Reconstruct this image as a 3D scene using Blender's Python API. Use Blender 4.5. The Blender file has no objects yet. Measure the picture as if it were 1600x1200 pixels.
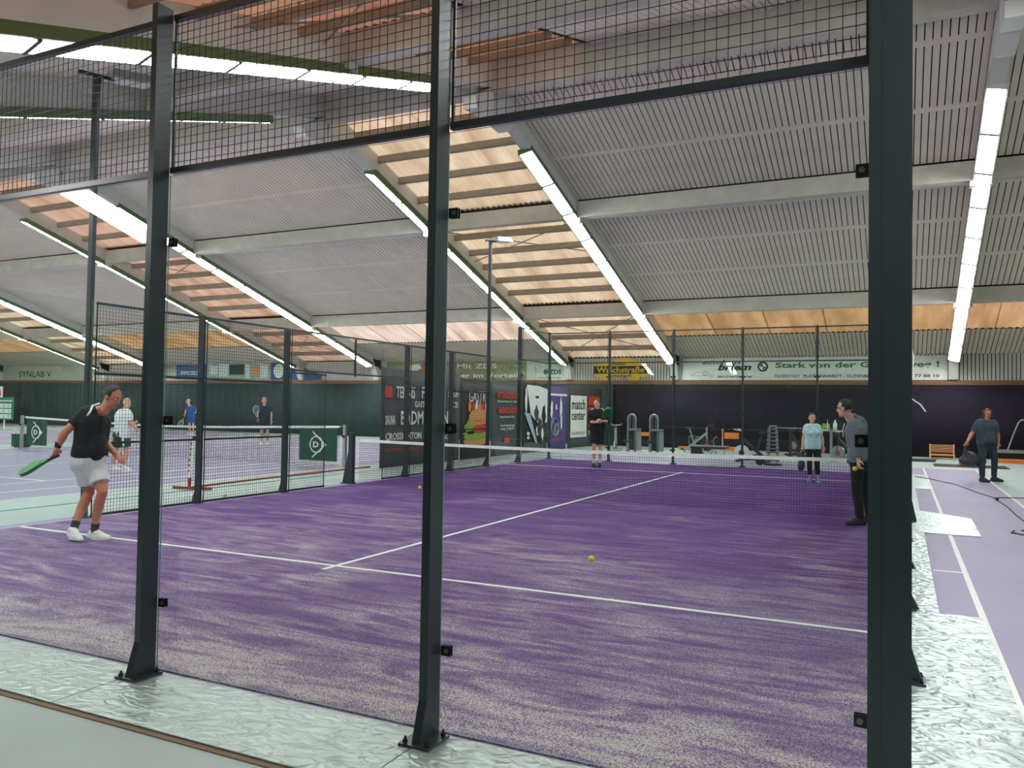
import bpy, bmesh, math, random
from mathutils import Vector, Matrix
random.seed(7)
S = bpy.context.scene
COL = S.collection
PI = math.pi

# ------------------------------------------------------------------ camera
cam = bpy.data.cameras.new('camera'); camo = bpy.data.objects.new('camera', cam); COL.objects.link(camo)
def cam_axes(yaw, pitch, roll):
    cy, sy, cp, sp = math.cos(yaw), math.sin(yaw), math.cos(pitch), math.sin(pitch)
    f = Vector((-sy*cp, cy*cp, sp)); r = Vector((cy, sy, 0)); u = r.cross(f)
    return r*math.cos(roll)+u*math.sin(roll), u*math.cos(roll)-r*math.sin(roll), f
_r, _u, _f = cam_axes(.4513, .0286, .0157)
_m = Matrix.Identity(4)
for i in range(3):
    _m[i][0] = _r[i]; _m[i][1] = _u[i]; _m[i][2] = -_f[i]
_m.translation = (10.0786, -3.462, 1.6266)
camo.matrix_world = _m
cam.sensor_width = 36; cam.sensor_fit = 'HORIZONTAL'; cam.lens = 36*1255.6/1600
cam.clip_start = .05; cam.clip_end = 300
S.camera = camo

# ------------------------------------------------------------------ world, lamps, exposure
LAMP = 25.0          # radiance of the fluorescent diffusers
W = bpy.data.worlds.new('sky'); S.world = W; W.use_nodes = True
W.node_tree.nodes['Background'].inputs[0].default_value = (.93, .96, 1, 1)
W.node_tree.nodes['Background'].inputs[1].default_value = 1.35
S.view_settings.view_transform = 'Standard'
S.view_settings.look = 'None'
S.view_settings.exposure = 0.46
S.view_settings.gamma = 1.0
S.view_settings.use_curve_mapping = False

# ------------------------------------------------------------------ materials
def lin(c):
    return tuple(((v/255)/12.92 if v/255 <= .04045 else ((v/255+.055)/1.055)**2.4) for v in c)+(1,)
MATS = {}
def mat(name, rgb, rough=.6, metal=0, var=.08, scale=6, bump=0, bscale=40, spec=.5, stretch=(1, 1, 1)):
    m = bpy.data.materials.new(name); m.use_nodes = True; MATS[name] = m
    n = m.node_tree.nodes; l = m.node_tree.links; b = n['Principled BSDF']
    b.inputs['Roughness'].default_value = rough; b.inputs['Metallic'].default_value = metal
    b.inputs['Specular IOR Level'].default_value = spec
    tc = n.new('ShaderNodeTexCoord'); mp = n.new('ShaderNodeMapping'); mp.inputs['Scale'].default_value = stretch
    l.new(tc.outputs['Object'], mp.inputs[0])
    nz = n.new('ShaderNodeTexNoise'); nz.inputs['Scale'].default_value = scale; nz.inputs['Detail'].default_value = 5
    l.new(mp.outputs[0], nz.inputs['Vector'])
    rp = n.new('ShaderNodeValToRGB'); c = lin(rgb)
    rp.color_ramp.elements[0].position = .3; rp.color_ramp.elements[1].position = .7
    rp.color_ramp.elements[0].color = tuple(v*(1-var) for v in c[:3])+(1,)
    rp.color_ramp.elements[1].color = tuple(min(1, v*(1+var)) for v in c[:3])+(1,)
    l.new(nz.outputs['Fac'], rp.inputs[0]); l.new(rp.outputs[0], b.inputs['Base Color'])
    if bump:
        n2 = n.new('ShaderNodeTexNoise'); n2.inputs['Scale'].default_value = bscale; n2.inputs['Detail'].default_value = 3
        l.new(mp.outputs[0], n2.inputs['Vector'])
        bp = n.new('ShaderNodeBump'); bp.inputs['Strength'].default_value = bump; bp.inputs['Distance'].default_value = .02
        l.new(n2.outputs['Fac'], bp.inputs['Height']); l.new(bp.outputs[0], b.inputs['Normal'])
    return m
mat('post_steel', (38, 48, 52), .3, .0, .06, 3)
mat('wire_steel', (26, 32, 34), .45, .2)
mat('clamp_black', (18, 20, 21), .35)
mat('bolt_zinc', (120, 124, 124), .35, .8)
mat('floor_mint', (168, 183, 180), .55, 0, .05, 1.2, .05, 200)
mat('court_lilac', (150, 143, 171), .6, 0, .05, .8)
mat('line_white', (228, 230, 226), .6, 0, .03)
mat('plank_white', (226, 214, 198), .6, 0, .05, 1.5)
mat('void_dark', (34, 32, 31), .9)
mat('concrete', (200, 196, 182), .75, 0, .1, 2.5, .1, 60)
mat('rafter_paint', (208, 209, 202), .65, 0, .06, 2)
mat('housing_green', (84, 112, 70), .5)
mat('housing_white', (214, 216, 208), .5)
mat('timber', (160, 146, 126), .7, 0, .15, 3, .1, 30, stretch=(1, 8, 8))
mat('wood_band', (128, 86, 60), .6, 0, .2, 2.5, stretch=(.6, 6, 6))
mat('cladding', (198, 202, 192), .6, 0, .07, 2)
mat('curtain_purple', (31, 23, 42), .9, 0, .15, 2)
mat('curtain_green', (50, 70, 70), .9, 0, .12, 2)
mat('wall_paint', (176, 178, 170), .8)
mat('sign_white', (214, 222, 212), .5)
mat('sign_green_text', (20, 120, 82), .5)
mat('print_black', (24, 25, 28), .6)
mat('print_white', (232, 234, 232), .6)
mat('sign_yellow', (222, 190, 42), .45)
mat('banner_grey', (66, 70, 74), .55, 0, .1, 2)
mat('banner_purple', (86, 66, 138), .55, 0, .1, 2)
mat('print_red', (206, 70, 48), .55)
mat('print_orange', (226, 138, 48), .55, 0, .3, 30)
mat('print_leaf', (130, 176, 52), .6, 0, .4, 30)
mat('print_bun', (214, 150, 84), .6, 0, .2, 20)
mat('print_tomato', (190, 50, 36), .6, 0, .3, 20)
mat('print_sky', (168, 190, 200), .6, 0, .2, 6)
mat('sign_olive', (128, 132, 86), .6, 0, .25, 4)
mat('sign_pale', (190, 204, 182), .6, 0, .1, 3)
mat('sign_blue', (46, 84, 130), .55, 0, .1, 4)
mat('print_pastel', (158, 184, 170), .6, 0, .25, 8)
mat('net_green', (30, 74, 58), .8)
mat('net_black', (20, 22, 24), .7)
mat('tape_white', (236, 238, 236), .6)
mat('aluminium', (168, 174, 172), .35, .7)
mat('grey_metal', (140, 146, 146), .4, .5)
mat('black_rubber', (26, 27, 29), .6)
mat('orange_pad', (226, 128, 38), .5)
mat('pale_wood', (206, 162, 112), .5, 0, .12, 4, stretch=(1, 1, 6))
mat('ball_yellow', (206, 232, 60), .8, 0, .05, 60, .4, 300)
mat('ball_blue', (60, 110, 170), .5)
mat('red_metal', (150, 52, 50), .45)
mat('teal_strip', (60, 150, 128), .6)
mat('board_green', (36, 132, 100), .5)
mat('brown_edge', (120, 100, 78), .7)
mat('bottle_white', (224, 232, 228), .3)
mat('skin', (220, 166, 140), .55, 0, .05, 12)
mat('skin_tan', (198, 128, 100), .55, 0, .05, 12)
mat('lip', (150, 76, 70), .5)
mat('eye_white', (235, 232, 228), .3)
mat('eye_dark', (34, 26, 22), .3)
mat('hair_black', (26, 23, 22), .6, 0, .2, 60)
mat('hair_brown', (74, 52, 40), .6, 0, .2, 60)
mat('hair_grey', (178, 170, 160), .6, 0, .15, 60)
mat('cloth_black', (22, 24, 28), .85, 0, .15, 10, .25, 22)
mat('cloth_white', (226, 232, 230), .85, 0, .04, 10, .25, 22)
mat('cloth_mint', (188, 226, 222), .85, 0, .04, 10, .25, 22)
mat('cloth_grey', (112, 120, 126), .9, 0, .1, 14, .3, 20)
mat('cloth_blue', (38, 88, 160), .85, 0, .08, 10, .25, 22)
mat('cloth_royal', (46, 52, 150), .85, 0, .08, 10, .25, 22)
mat('cloth_navy', (34, 50, 66), .85, 0, .1, 10, .25, 22)
mat('cloth_slate', (62, 76, 84), .85, 0, .1, 10, .25, 22)
mat('cloth_jeans', (44, 58, 68), .9, 0, .15, 12, .25, 22)
mat('cloth_green', (26, 72, 58), .85, 0, .1, 10, .25, 22)
mat('shoe_white', (232, 234, 232), .6)
mat('shoe_black', (30, 32, 32), .6)
mat('shoe_teal', (92, 130, 150), .6)
mat('racket_green', (28, 118, 52), .4)
mat('racket_frame', (214, 210, 180), .4)
mat('bag_grey', (58, 62, 70), .35, 0, .15, 8, .4, 14)
mat('cable_white', (225, 228, 226), .5)
mat('cable_dark', (48, 42, 44), .5)

mat('glass_edge', (96, 138, 128), .5)
def glass_material():
    m = bpy.data.materials.new('court_glass'); m.use_nodes = True; MATS['court_glass'] = m
    n = m.node_tree.nodes; l = m.node_tree.links; n.clear()
    o = n.new('ShaderNodeOutputMaterial'); mx = n.new('ShaderNodeMixShader')
    tr = n.new('ShaderNodeBsdfTransparent'); tr.inputs[0].default_value = (.955, .985, .97, 1)
    gl = n.new('ShaderNodeBsdfGlossy'); gl.inputs['Roughness'].default_value = .0; gl.inputs[0].default_value = (1, 1, 1, 1)
    lw = n.new('ShaderNodeLayerWeight'); lw.inputs[0].default_value = .5
    pw = n.new('ShaderNodeMath'); pw.operation = 'POWER'; pw.inputs[1].default_value = 5
    ma = n.new('ShaderNodeMath'); ma.operation = 'MULTIPLY_ADD'; ma.inputs[1].default_value = .95; ma.inputs[2].default_value = .024
    l.new(lw.outputs['Facing'], pw.inputs[0]); l.new(pw.outputs[0], ma.inputs[0]); l.new(ma.outputs[0], mx.inputs[0])
    l.new(tr.outputs[0], mx.inputs[1]); l.new(gl.outputs[0], mx.inputs[2]); l.new(mx.outputs[0], o.inputs[0])
glass_material()

def emit_material(name, rgb, strength):
    m = bpy.data.materials.new(name); m.use_nodes = True; MATS[name] = m
    n = m.node_tree.nodes; l = m.node_tree.links; b = n['Principled BSDF']
    b.inputs['Base Color'].default_value = lin(rgb); b.inputs['Emission Color'].default_value = lin(rgb)
    b.inputs['Emission Strength'].default_value = strength
emit_material('lamp_diffuser', (249, 252, 253), LAMP)

def sheet_material(name, rgb, seed):
    # translucent corrugated roof sheet lit from the sky above
    m = bpy.data.materials.new(name); m.use_nodes = True; MATS[name] = m
    n = m.node_tree.nodes; l = m.node_tree.links; n.clear()
    o = n.new('ShaderNodeOutputMaterial'); mx = n.new('ShaderNodeMixShader'); mx.inputs[0].default_value = .7
    d = n.new('ShaderNodeBsdfDiffuse'); t = n.new('ShaderNodeBsdfTranslucent')
    tc = n.new('ShaderNodeTexCoord'); mp = n.new('ShaderNodeMapping'); mp.inputs['Scale'].default_value = (1.1, .28, .28); mp.inputs['Location'].default_value = (seed, seed*2.3, 0)
    nz = n.new('ShaderNodeTexNoise'); nz.inputs['Scale'].default_value = 1.6; nz.inputs['Detail'].default_value = 6
    rp = n.new('ShaderNodeValToRGB'); c = lin(rgb)
    rp.color_ramp.elements[0].position = .32; rp.color_ramp.elements[1].position = .68
    rp.color_ramp.elements[0].color = (c[0]*.66, c[1]*.56, c[2]*.48, 1); rp.color_ramp.elements[1].color = c
    l.new(tc.outputs['Object'], mp.inputs[0]); l.new(mp.outputs[0], nz.inputs['Vector']); l.new(nz.outputs['Fac'], rp.inputs[0])
    l.new(rp.outputs[0], d.inputs[0]); l.new(rp.outputs[0], t.inputs[0])
    l.new(d.outputs[0], mx.inputs[1]); l.new(t.outputs[0], mx.inputs[2]); l.new(mx.outputs[0], o.inputs[0])
sheet_material('sheet_peach', (232, 204, 176), 1)
sheet_material('sheet_pink', (240, 214, 200), 5)
sheet_material('sheet_amber', (192, 154, 112), 9)
sheet_material('sheet_brown', (172, 128, 104), 17)
sheet_material('sheet_rust', (212, 172, 150), 13)

def turf_material():
    m = bpy.data.materials.new('turf_purple'); m.use_nodes = True; MATS['turf_purple'] = m
    n = m.node_tree.nodes; l = m.node_tree.links; b = n['Principled BSDF']
    b.inputs['Roughness'].default_value = .85; b.inputs['Specular IOR Level'].default_value = .2
    tc = n.new('ShaderNodeTexCoord')
    def noise(scale, stretch, rot, detail=6, dist=0, loc=(0, 0, 0)):
        mp = n.new('ShaderNodeMapping'); mp.inputs['Scale'].default_value = stretch; mp.inputs['Rotation'].default_value = (0, 0, rot); mp.inputs['Location'].default_value = loc
        z = n.new('ShaderNodeTexNoise'); z.inputs['Scale'].default_value = scale; z.inputs['Detail'].default_value = detail; z.inputs['Distortion'].default_value = dist
        l.new(tc.outputs['Object'], mp.inputs[0]); l.new(mp.outputs[0], z.inputs['Vector']); return z.outputs['Fac']
    def math_(op, a, bv):
        k = n.new('ShaderNodeMath'); k.operation = op; k.use_clamp = True
        for i, v in enumerate((a, bv)):
            if isinstance(v, (int, float)): k.inputs[i].default_value = v
            else: l.new(v, k.inputs[i])
        return k.outputs[0]
    def ramp(v, a, c):
        k = n.new('ShaderNodeMapRange'); k.inputs['From Min'].default_value = a; k.inputs['From Max'].default_value = c
        l.new(v, k.inputs['Value']); return k.outputs[0]
    broad = ramp(noise(.5, (1, 1, 1), 0, 5, .8), .34, .70)
    streak = ramp(noise(2.6, (.3, 2.2, 1), .1, 10, 1.2), .42, .72)
    swirl = ramp(noise(1.5, (.45, 1.8, 1), .95, 10, 2.4, (3, 7, 0)), .42, .72)
    blots = ramp(noise(5.5, (.5, 1.1, 1), .2, 6, .6, (9, 2, 0)), .60, .72)
    grain = noise(105, (1, 1, 1), 0, 5)
    sep = n.new('ShaderNodeSeparateXYZ'); l.new(tc.outputs['Object'], sep.inputs[0])
    near = ramp(sep.outputs['Y'], 10.5, -.5)         # more sand lies on the near half
    edge = ramp(sep.outputs['Y'], .85, .15)          # sand swept against the glass
    edge2 = ramp(sep.outputs['Y'], .02, .16)
    far = math_('SUBTRACT', 1.0, math_('MULTIPLY', near, .6))
    s = math_('ADD', math_('MULTIPLY', math_('MULTIPLY', streak, far), .6), math_('MULTIPLY', swirl, math_('MULTIPLY', near, .78)))
    s = math_('MULTIPLY', s, math_('ADD', math_('MULTIPLY', broad, .9), .3))
    s = math_('ADD', math_('MULTIPLY', s, math_('ADD', math_('MULTIPLY', near, .7), .38)), math_('MULTIPLY', near, .13))
    s = math_('ADD', s, math_('MULTIPLY', math_('MULTIPLY', blots, broad), .2))
    s = math_('ADD', s, math_('MULTIPLY', math_('MULTIPLY', edge, edge2), math_('ADD', math_('MULTIPLY', swirl, .45), .34)))
    # speckle: grains show where the coverage passes the grain noise
    g1 = ramp(grain, .42, .60)
    s = math_('ADD', math_('MULTIPLY', s, .25), math_('MULTIPLY', math_('MULTIPLY', s, g1), 1.55))
    mix = n.new('ShaderNodeMix'); mix.data_type = 'RGBA'
    mix.inputs['A'].default_value = lin((80, 35, 118)); mix.inputs['B'].default_value = lin((204, 192, 192))
    l.new(s, mix.inputs['Factor']); l.new(mix.outputs['Result'], b.inputs['Base Color'])
    bp = n.new('ShaderNodeBump'); bp.inputs['Strength'].default_value = .5; bp.inputs['Distance'].default_value = .01
    l.new(noise(220, (1, 1, 1), 0, 2), bp.inputs['Height']); l.new(bp.outputs[0], b.inputs['Normal'])
turf_material()

def plate_material():
    m = bpy.data.materials.new('steel_sheet'); m.use_nodes = True; MATS['steel_sheet'] = m
    n = m.node_tree.nodes; l = m.node_tree.links; b = n['Principled BSDF']
    b.inputs['Base Color'].default_value = lin((178, 191, 188)); b.inputs['Metallic'].default_value = .6; b.inputs['Roughness'].default_value = .37
    tc = n.new('ShaderNodeTexCoord'); mp = n.new('ShaderNodeMapping'); mp.inputs['Scale'].default_value = (1, 1.6, 1)
    z = n.new('ShaderNodeTexNoise'); z.inputs['Scale'].default_value = 8; z.inputs['Detail'].default_value = 1.5; z.inputs['Distortion'].default_value = 1.2
    l.new(tc.outputs['Object'], mp.inputs[0]); l.new(mp.outputs[0], z.inputs['Vector'])
    bp = n.new('ShaderNodeBump'); bp.inputs['Strength'].default_value = .7; bp.inputs['Distance'].default_value = .04
    l.new(z.outputs['Fac'], bp.inputs['Height']); l.new(bp.outputs[0], b.inputs['Normal'])
plate_material()

# ------------------------------------------------------------------ helpers
BASE = {}
class MB:
    def __init__(s): s.v = []; s.f = []; s.m = []; s.cur = 0
    def quad_box(s, p):        # 8 points, bottom ring then top ring
        i = len(s.v); s.v += [tuple(q) for q in p]
        s.add([(i, i+3, i+2, i+1), (i+4, i+5, i+6, i+7), (i, i+1, i+5, i+4), (i+1, i+2, i+6, i+5), (i+2, i+3, i+7, i+6), (i+3, i, i+4, i+7)])
    def add(s, fs): s.f += fs; s.m += [s.cur]*len(fs)
    def box(s, x0, x1, y0, y1, z0, z1):
        s.quad_box([(x0, y0, z0), (x1, y0, z0), (x1, y1, z0), (x0, y1, z0), (x0, y0, z1), (x1, y0, z1), (x1, y1, z1), (x0, y1, z1)]); return s
    def bar(s, a, b, w, h, up=(0, 0, 1)):
        a = Vector(a); b = Vector(b); d = (b-a).normalized(); up = Vector(up)
        sd = d.cross(up)
        if sd.length < 1e-4: sd = d.cross(Vector((0, 1, 0)))
        sd.normalize(); u = sd.cross(d); sd *= w/2; u *= h/2
        s.quad_box([a-sd-u, b-sd-u, b+sd-u, a+sd-u, a-sd+u, b-sd+u, b+sd+u, a+sd+u]); return s
    def wire(s, a, b, r):
        a = Vector(a); b = Vector(b); d = (b-a).normalized(); sd = d.cross(Vector((.3, .5, .8))).normalized()*r; u = d.cross(sd)
        i = len(s.v); s.v += [tuple(q) for q in (a+sd, a+u, a-sd, a-u, b+sd, b+u, b-sd, b-u)]
        s.add([(i+k, i+(k+1) % 4, i+4+(k+1) % 4, i+4+k) for k in range(4)])
    def ring(s, c, n, ax, ay):
        i = len(s.v)
        for k in range(n):
            t = 2*PI*k/n; s.v.append(tuple(c+ax*math.cos(t)+ay*math.sin(t)))
        return i
    def frame(s, d):
        d = d.normalized(); a = d.cross(Vector((0, 0, 1)))
        if a.length < 1e-3: a = d.cross(Vector((0, 1, 0)))
        a.normalize(); return a, d.cross(a)
    def cyl(s, a, b, r0, r1=None, n=10, caps=True):
        a = Vector(a); b = Vector(b); r1 = r0 if r1 is None else r1; x, y = s.frame(b-a)
        i = s.ring(a, n, x*r0, y*r0); j = s.ring(b, n, x*r1, y*r1)
        s.add([(i+k, i+(k+1) % n, j+(k+1) % n, j+k) for k in range(n)])
        if caps: s.add([tuple(i+n-1-k for k in range(n)), tuple(j+k for k in range(n))])
        return s
    def tube(s, pts, r, n=8):
        pts = [Vector(p) for p in pts]; rings = []
        ref = None
        for q, p in enumerate(pts):
            d = (pts[min(q+1, len(pts)-1)]-pts[max(q-1, 0)])
            x, y = s.frame(d) if ref is None else (None, None)
            if ref is not None:
                dn = d.normalized(); x = (ref-dn*ref.dot(dn)); x = x.normalized() if x.length > 1e-5 else s.frame(d)[0]; y = dn.cross(x)
            ref = x; rings.append(s.ring(p, n, x*r, y*r))
        for a, b in zip(rings, rings[1:]): s.add([(a+k, a+(k+1) % n, b+(k+1) % n, b+k) for k in range(n)])
        s.add([tuple(rings[0]+n-1-k for k in range(n)), tuple(rings[-1]+k for k in range(n))]); return s
    def cap(s, a, b, r0, r1, n=14, fa=False, fb=False):   # tapered capsule, fa/fb = flat end
        a = Vector(a); b = Vector(b); d = (b-a)
        if d.length < 1e-5: d = Vector((0, 0, 1e-4)); b = a+d
        x, y = s.frame(d); dn = d.normalized(); rs = []
        if fa: rs.append((a, r0))
        else: rs += [(a-dn*r0*math.sin(t), r0*math.cos(t)) for t in (1.45, 1.0, .5, 0)]
        if fb: rs.append((b, r1))
        else: rs += [(b+dn*r1*math.sin(t), r1*math.cos(t)) for t in (0, .5, 1.0, 1.45)]
        idx = [s.ring(c, n, x*r, y*r) for c, r in rs]
        for p, q in zip(idx, idx[1:]): s.add([(p+k, p+(k+1) % n, q+(k+1) % n, q+k) for k in range(n)])
        s.add([tuple(idx[0]+n-1-k for k in range(n)), tuple(idx[-1]+k for k in range(n))]); return s
    def ell(s, c, ax, ay, az, n=16, m=10):
        c = Vector(c); ax, ay, az = Vector(ax), Vector(ay), Vector(az); rows = []
        top = len(s.v); s.v.append(tuple(c+az)); bot = len(s.v); s.v.append(tuple(c-az))
        for j in range(1, m):
            t = PI*j/m; rows.append(s.ring(c+az*math.cos(t), n, ax*math.sin(t), ay*math.sin(t)))
        for a, b in zip(rows, rows[1:]): s.add([(a+k, b+k, b+(k+1) % n, a+(k+1) % n) for k in range(n)])
        s.add([(top, rows[0]+k, rows[0]+(k+1) % n) for k in range(n)]); s.add([(bot, rows[-1]+(k+1) % n, rows[-1]+k) for k in range(n)]); return s
    def prism(s, poly, o, ux, uy, thick):        # polygon in a plane, extruded along ux x uy
        o, ux, uy = Vector(o), Vector(ux), Vector(uy); nz = ux.cross(uy).normalized()*thick; i = len(s.v); k = len(poly)
        for q in (0, 1): s.v += [tuple(o+ux*p[0]+uy*p[1]+nz*q) for p in poly]
        s.add([tuple(i+k-1-t for t in range(k)), tuple(i+k+t for t in range(k))]+[(i+t, i+(t+1) % k, i+k+(t+1) % k, i+k+t) for t in range(k)]); return s
    def mesh(s, name, mats, smooth=False, off=(0, 0, 0)):
        me = bpy.data.meshes.new(name); o = Vector(off)
        me.from_pydata([tuple(Vector(v)-o) for v in s.v], [], s.f); me.validate()
        for q in (mats if isinstance(mats, (list, tuple)) else [mats]): me.materials.append(MATS[q])
        if any(s.m) and len(me.polygons) == len(s.m): me.polygons.foreach_set('material_index', s.m)
        if smooth: me.polygons.foreach_set('use_smooth', [True]*len(me.polygons))
        me.update(); return me
    def build(s, name, mats, parent=None, smooth=False):
        off = BASE.get(parent.name, (0, 0, 0)) if parent else (0, 0, 0)
        return put(name, s.mesh(name, mats, smooth, off), parent)
def put(name, me, parent=None, loc=(0, 0, 0)):
    o = bpy.data.objects.new(name, me); COL.objects.link(o)
    if parent: o.parent = parent; BASE[o.name] = BASE.get(parent.name, (0, 0, 0))
    o.location = loc; return o
def tag(o, label=None, cat=None, group=None, kind=None):
    if label: o['label'] = label
    if cat: o['category'] = cat
    if group: o['group'] = group
    if kind: o['kind'] = kind
    return o
def thing(name, label, cat, loc=(0, 0, 0), group=None, rz=0):
    o = bpy.data.objects.new(name, None); COL.objects.link(o); o.location = loc; o.rotation_euler = (0, 0, rz); o.empty_display_size = .1
    BASE[o.name] = tuple(loc); return tag(o, label, cat, group)
def struct(name, loc=(0, 0, 0)):
    o = bpy.data.objects.new(name, None); COL.objects.link(o); o.location = loc; BASE[o.name] = tuple(loc); o['kind'] = 'structure'; return o
def copy_tree(o, parent=None):
    c = o.copy(); COL.objects.link(c)
    if parent: c.parent = parent
    for ch in list(o.children): copy_tree(ch, c)
    return c
# scratch scene for evaluating fonts and remeshes
TMP = bpy.data.scenes.new('scratch')
def evaluate(ob, name):
    TMP.collection.objects.link(ob); vl = TMP.view_layers[0]; vl.update(); dg = vl.depsgraph
    me = bpy.data.meshes.new_from_object(ob.evaluated_get(dg)); me.name = name
    d = ob.data; TMP.collection.objects.unlink(ob); bpy.data.objects.remove(ob)
    (bpy.data.curves if isinstance(d, bpy.types.Curve) else bpy.data.meshes).remove(d)
    return me
def text(string, o, ux, uy, w, h, m, parent, bold=0, shear=0, depth=.004, name='lettering'):
    """lettering fitted into a w x h box whose lower left corner is o, proud of the board"""
    c = bpy.data.curves.new(name, 'FONT'); c.body = string; c.size = 1; c.offset = bold; c.shear = shear; c.extrude = .5; c.resolution_u = 2
    me = evaluate(bpy.data.objects.new(name, c), name)
    xs = [v.co.x for v in me.vertices]; ys = [v.co.y for v in me.vertices]
    x0, x1, y0, y1 = min(xs), max(xs), min(ys), max(ys)
    o, ux, uy = Vector(o), Vector(ux).normalized(), Vector(uy).normalized(); nz = ux.cross(uy); off = Vector(BASE.get(parent.name, (0, 0, 0)))
    for v in me.vertices:
        q = v.co.copy(); v.co = o+ux*((q.x-x0)/(x1-x0)*w)+uy*((q.y-y0)/(y1-y0)*h)+nz*((q.z+.5)*depth)-off
    me.materials.clear(); me.materials.append(MATS[m]); return put(name, me, parent)
def remesh(mb, voxel, name, mats, smooth=4, clampz=None, parent=None, inflate=0):
    me0 = mb.mesh('src', mats); ob = bpy.data.objects.new('src', me0)
    r = ob.modifiers.new('r', 'REMESH'); r.mode = 'VOXEL'; r.voxel_size = voxel; r.use_smooth_shade = True
    k = ob.modifiers.new('s', 'SMOOTH'); k.iterations = smooth; k.factor = .5
    me = evaluate(ob, name); off = Vector(BASE.get(parent.name, (0, 0, 0))) if parent else Vector((0, 0, 0))
    for v in me.vertices:
        if clampz is not None and v.co.z < clampz: v.co.z = clampz
        v.co -= off
    me.materials.clear()
    for q in (mats if isinstance(mats, (list, tuple)) else [mats]): me.materials.append(MATS[q])
    me.polygons.foreach_set('use_smooth', [True]*len(me.polygons)); return put(name, me, parent)
X, Y, Z = Vector((1, 0, 0)), Vector((0, 1, 0)), Vector((0, 0, 1))

# ------------------------------------------------------------------ hall shell
YW, YR, SL, ZE = 30.5, 12.95, .312, 3.86          # far wall, ridge, roof slope, eave height
YN = 2*YR-YW                                       # near wall
XL, XR = -48.0, 17.0
def zr(y): return ZE+SL*(YW-y) if y >= YR else ZE+.28+SL*(y-YN)   # near slope sits slightly higher
RAF = [11.80, 1.40, -3.44, -13.95, -18.87, -29.4, -34.3, -44.8]
def slope_box(mb, x0, x1, ya, yb, lo, hi):
    za, zb = zr(ya), zr(yb)
    mb.quad_box([(x0, ya, za+lo), (x1, ya, za+lo), (x1, yb, zb+lo), (x0, yb, zb+lo), (x0, ya, za+hi), (x1, ya, za+hi), (x1, yb, zb+hi), (x0, yb, zb+hi)]); return mb

fl = struct('floor')
MB().box(XL, XR, YN, YW, -.2, 0).build('slab', 'floor_mint', fl)
# court to the right and under the cage
MB().box(-.3, 12.03, -.45, 23.4, 0, .003).build('court_surface', 'court_lilac', fl)
MB().box(10.645, 10.695, -.45, 23.4, .003, .005).build('court_line', 'line_white', fl)
MB().box(12.0, 12.05, -.45, 23.45, .003, .005).build('court_line', 'line_white', fl)
MB().box(10.0, 12.05, 23.36, 23.45, .003, .005).build('court_line', 'line_white', fl)
MB().box(10.38, 10.645, 5.98, 6.03, .003, .005).build('court_line', 'line_white', fl)
# tennis courts to the left
for cx, edge in ((-9.45, -3.0), (-25.6, -18.9)):
    MB().box(cx-6.6, edge, 0, 27.2, 0, .003).build('court_surface', 'court_lilac', fl)
    for dx in (-5.485, -4.115, 4.115, 5.485): MB().box(cx+dx-.025, cx+dx+.025, 1.5, 25.3, .003, .005).build('court_line', 'line_white', fl)
    for y, w, hw in ((1.5, .05, 5.485), (25.3, .05, 5.485), (7.0, .03, 4.115), (19.8, .03, 4.115)): MB().box(cx-hw, cx+hw, y-w, y+w, .003, .006).build('court_line', 'line_white', fl)
    MB().box(cx-.025, cx+.025, 7.0, 19.8, .003, .006).build('court_line', 'line_white', fl)
MB().bar((-1.66, -.6, .004), (-1.62, 29.5, .004), .05, .006).build('carpet_seam', 'teal_strip', fl)
MB().box(XL+3, 9.2, -.66, -.625, 0, .006).build('carpet_edge', 'brown_edge', fl)

# far wall: masonry behind curtains, timber band, vertical cladding with dark joints
wb = struct('wall_back')
MB().box(XL, XR, YW, YW+.25, 0, ZE+.1).build('masonry', 'void_dark', wb)
mb = MB(); x = XL
while x < XR:
    mb.box(x, x+.098, YW-.03, YW, 2.86, ZE+.0); x += .128
tag(mb.build('cladding_slats', 'cladding', wb), kind='stuff')
t1 = tag(MB().box(XL, XR, YW-.09, YW-.031, 2.70, 2.87).build('trim_1', 'wood_band'), kind='structure')
for nm, xs in (('wall_left', (XL-.25, XL)), ('wall_right', (XR, XR+.25))):
    w = struct(nm); mb = MB()
    mb.prism([(YN-.2, -.1), (YW+.2, -.1), (YW+.2, ZE+.2), (YR, zr(YR)+.6), (YN-.2, ZE+.6)], (xs[0], 0, 0), Y, Z, xs[1]-xs[0]); mb.build('gable', 'wall_paint', w)
wf = struct('wall_front'); MB().box(XL, XR, YN-.25, YN, 0, ZE+.42).build('masonry', 'wall_paint', wf)
MB().box(XL, XR, YN, YN+.04, 2.70, 2.87).build('timber_band', 'wood_band', wf)
MB().box(XL, XR, YN, YN+.03, 0, 2.70).build('dark_dado', 'curtain_green', wf)

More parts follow.
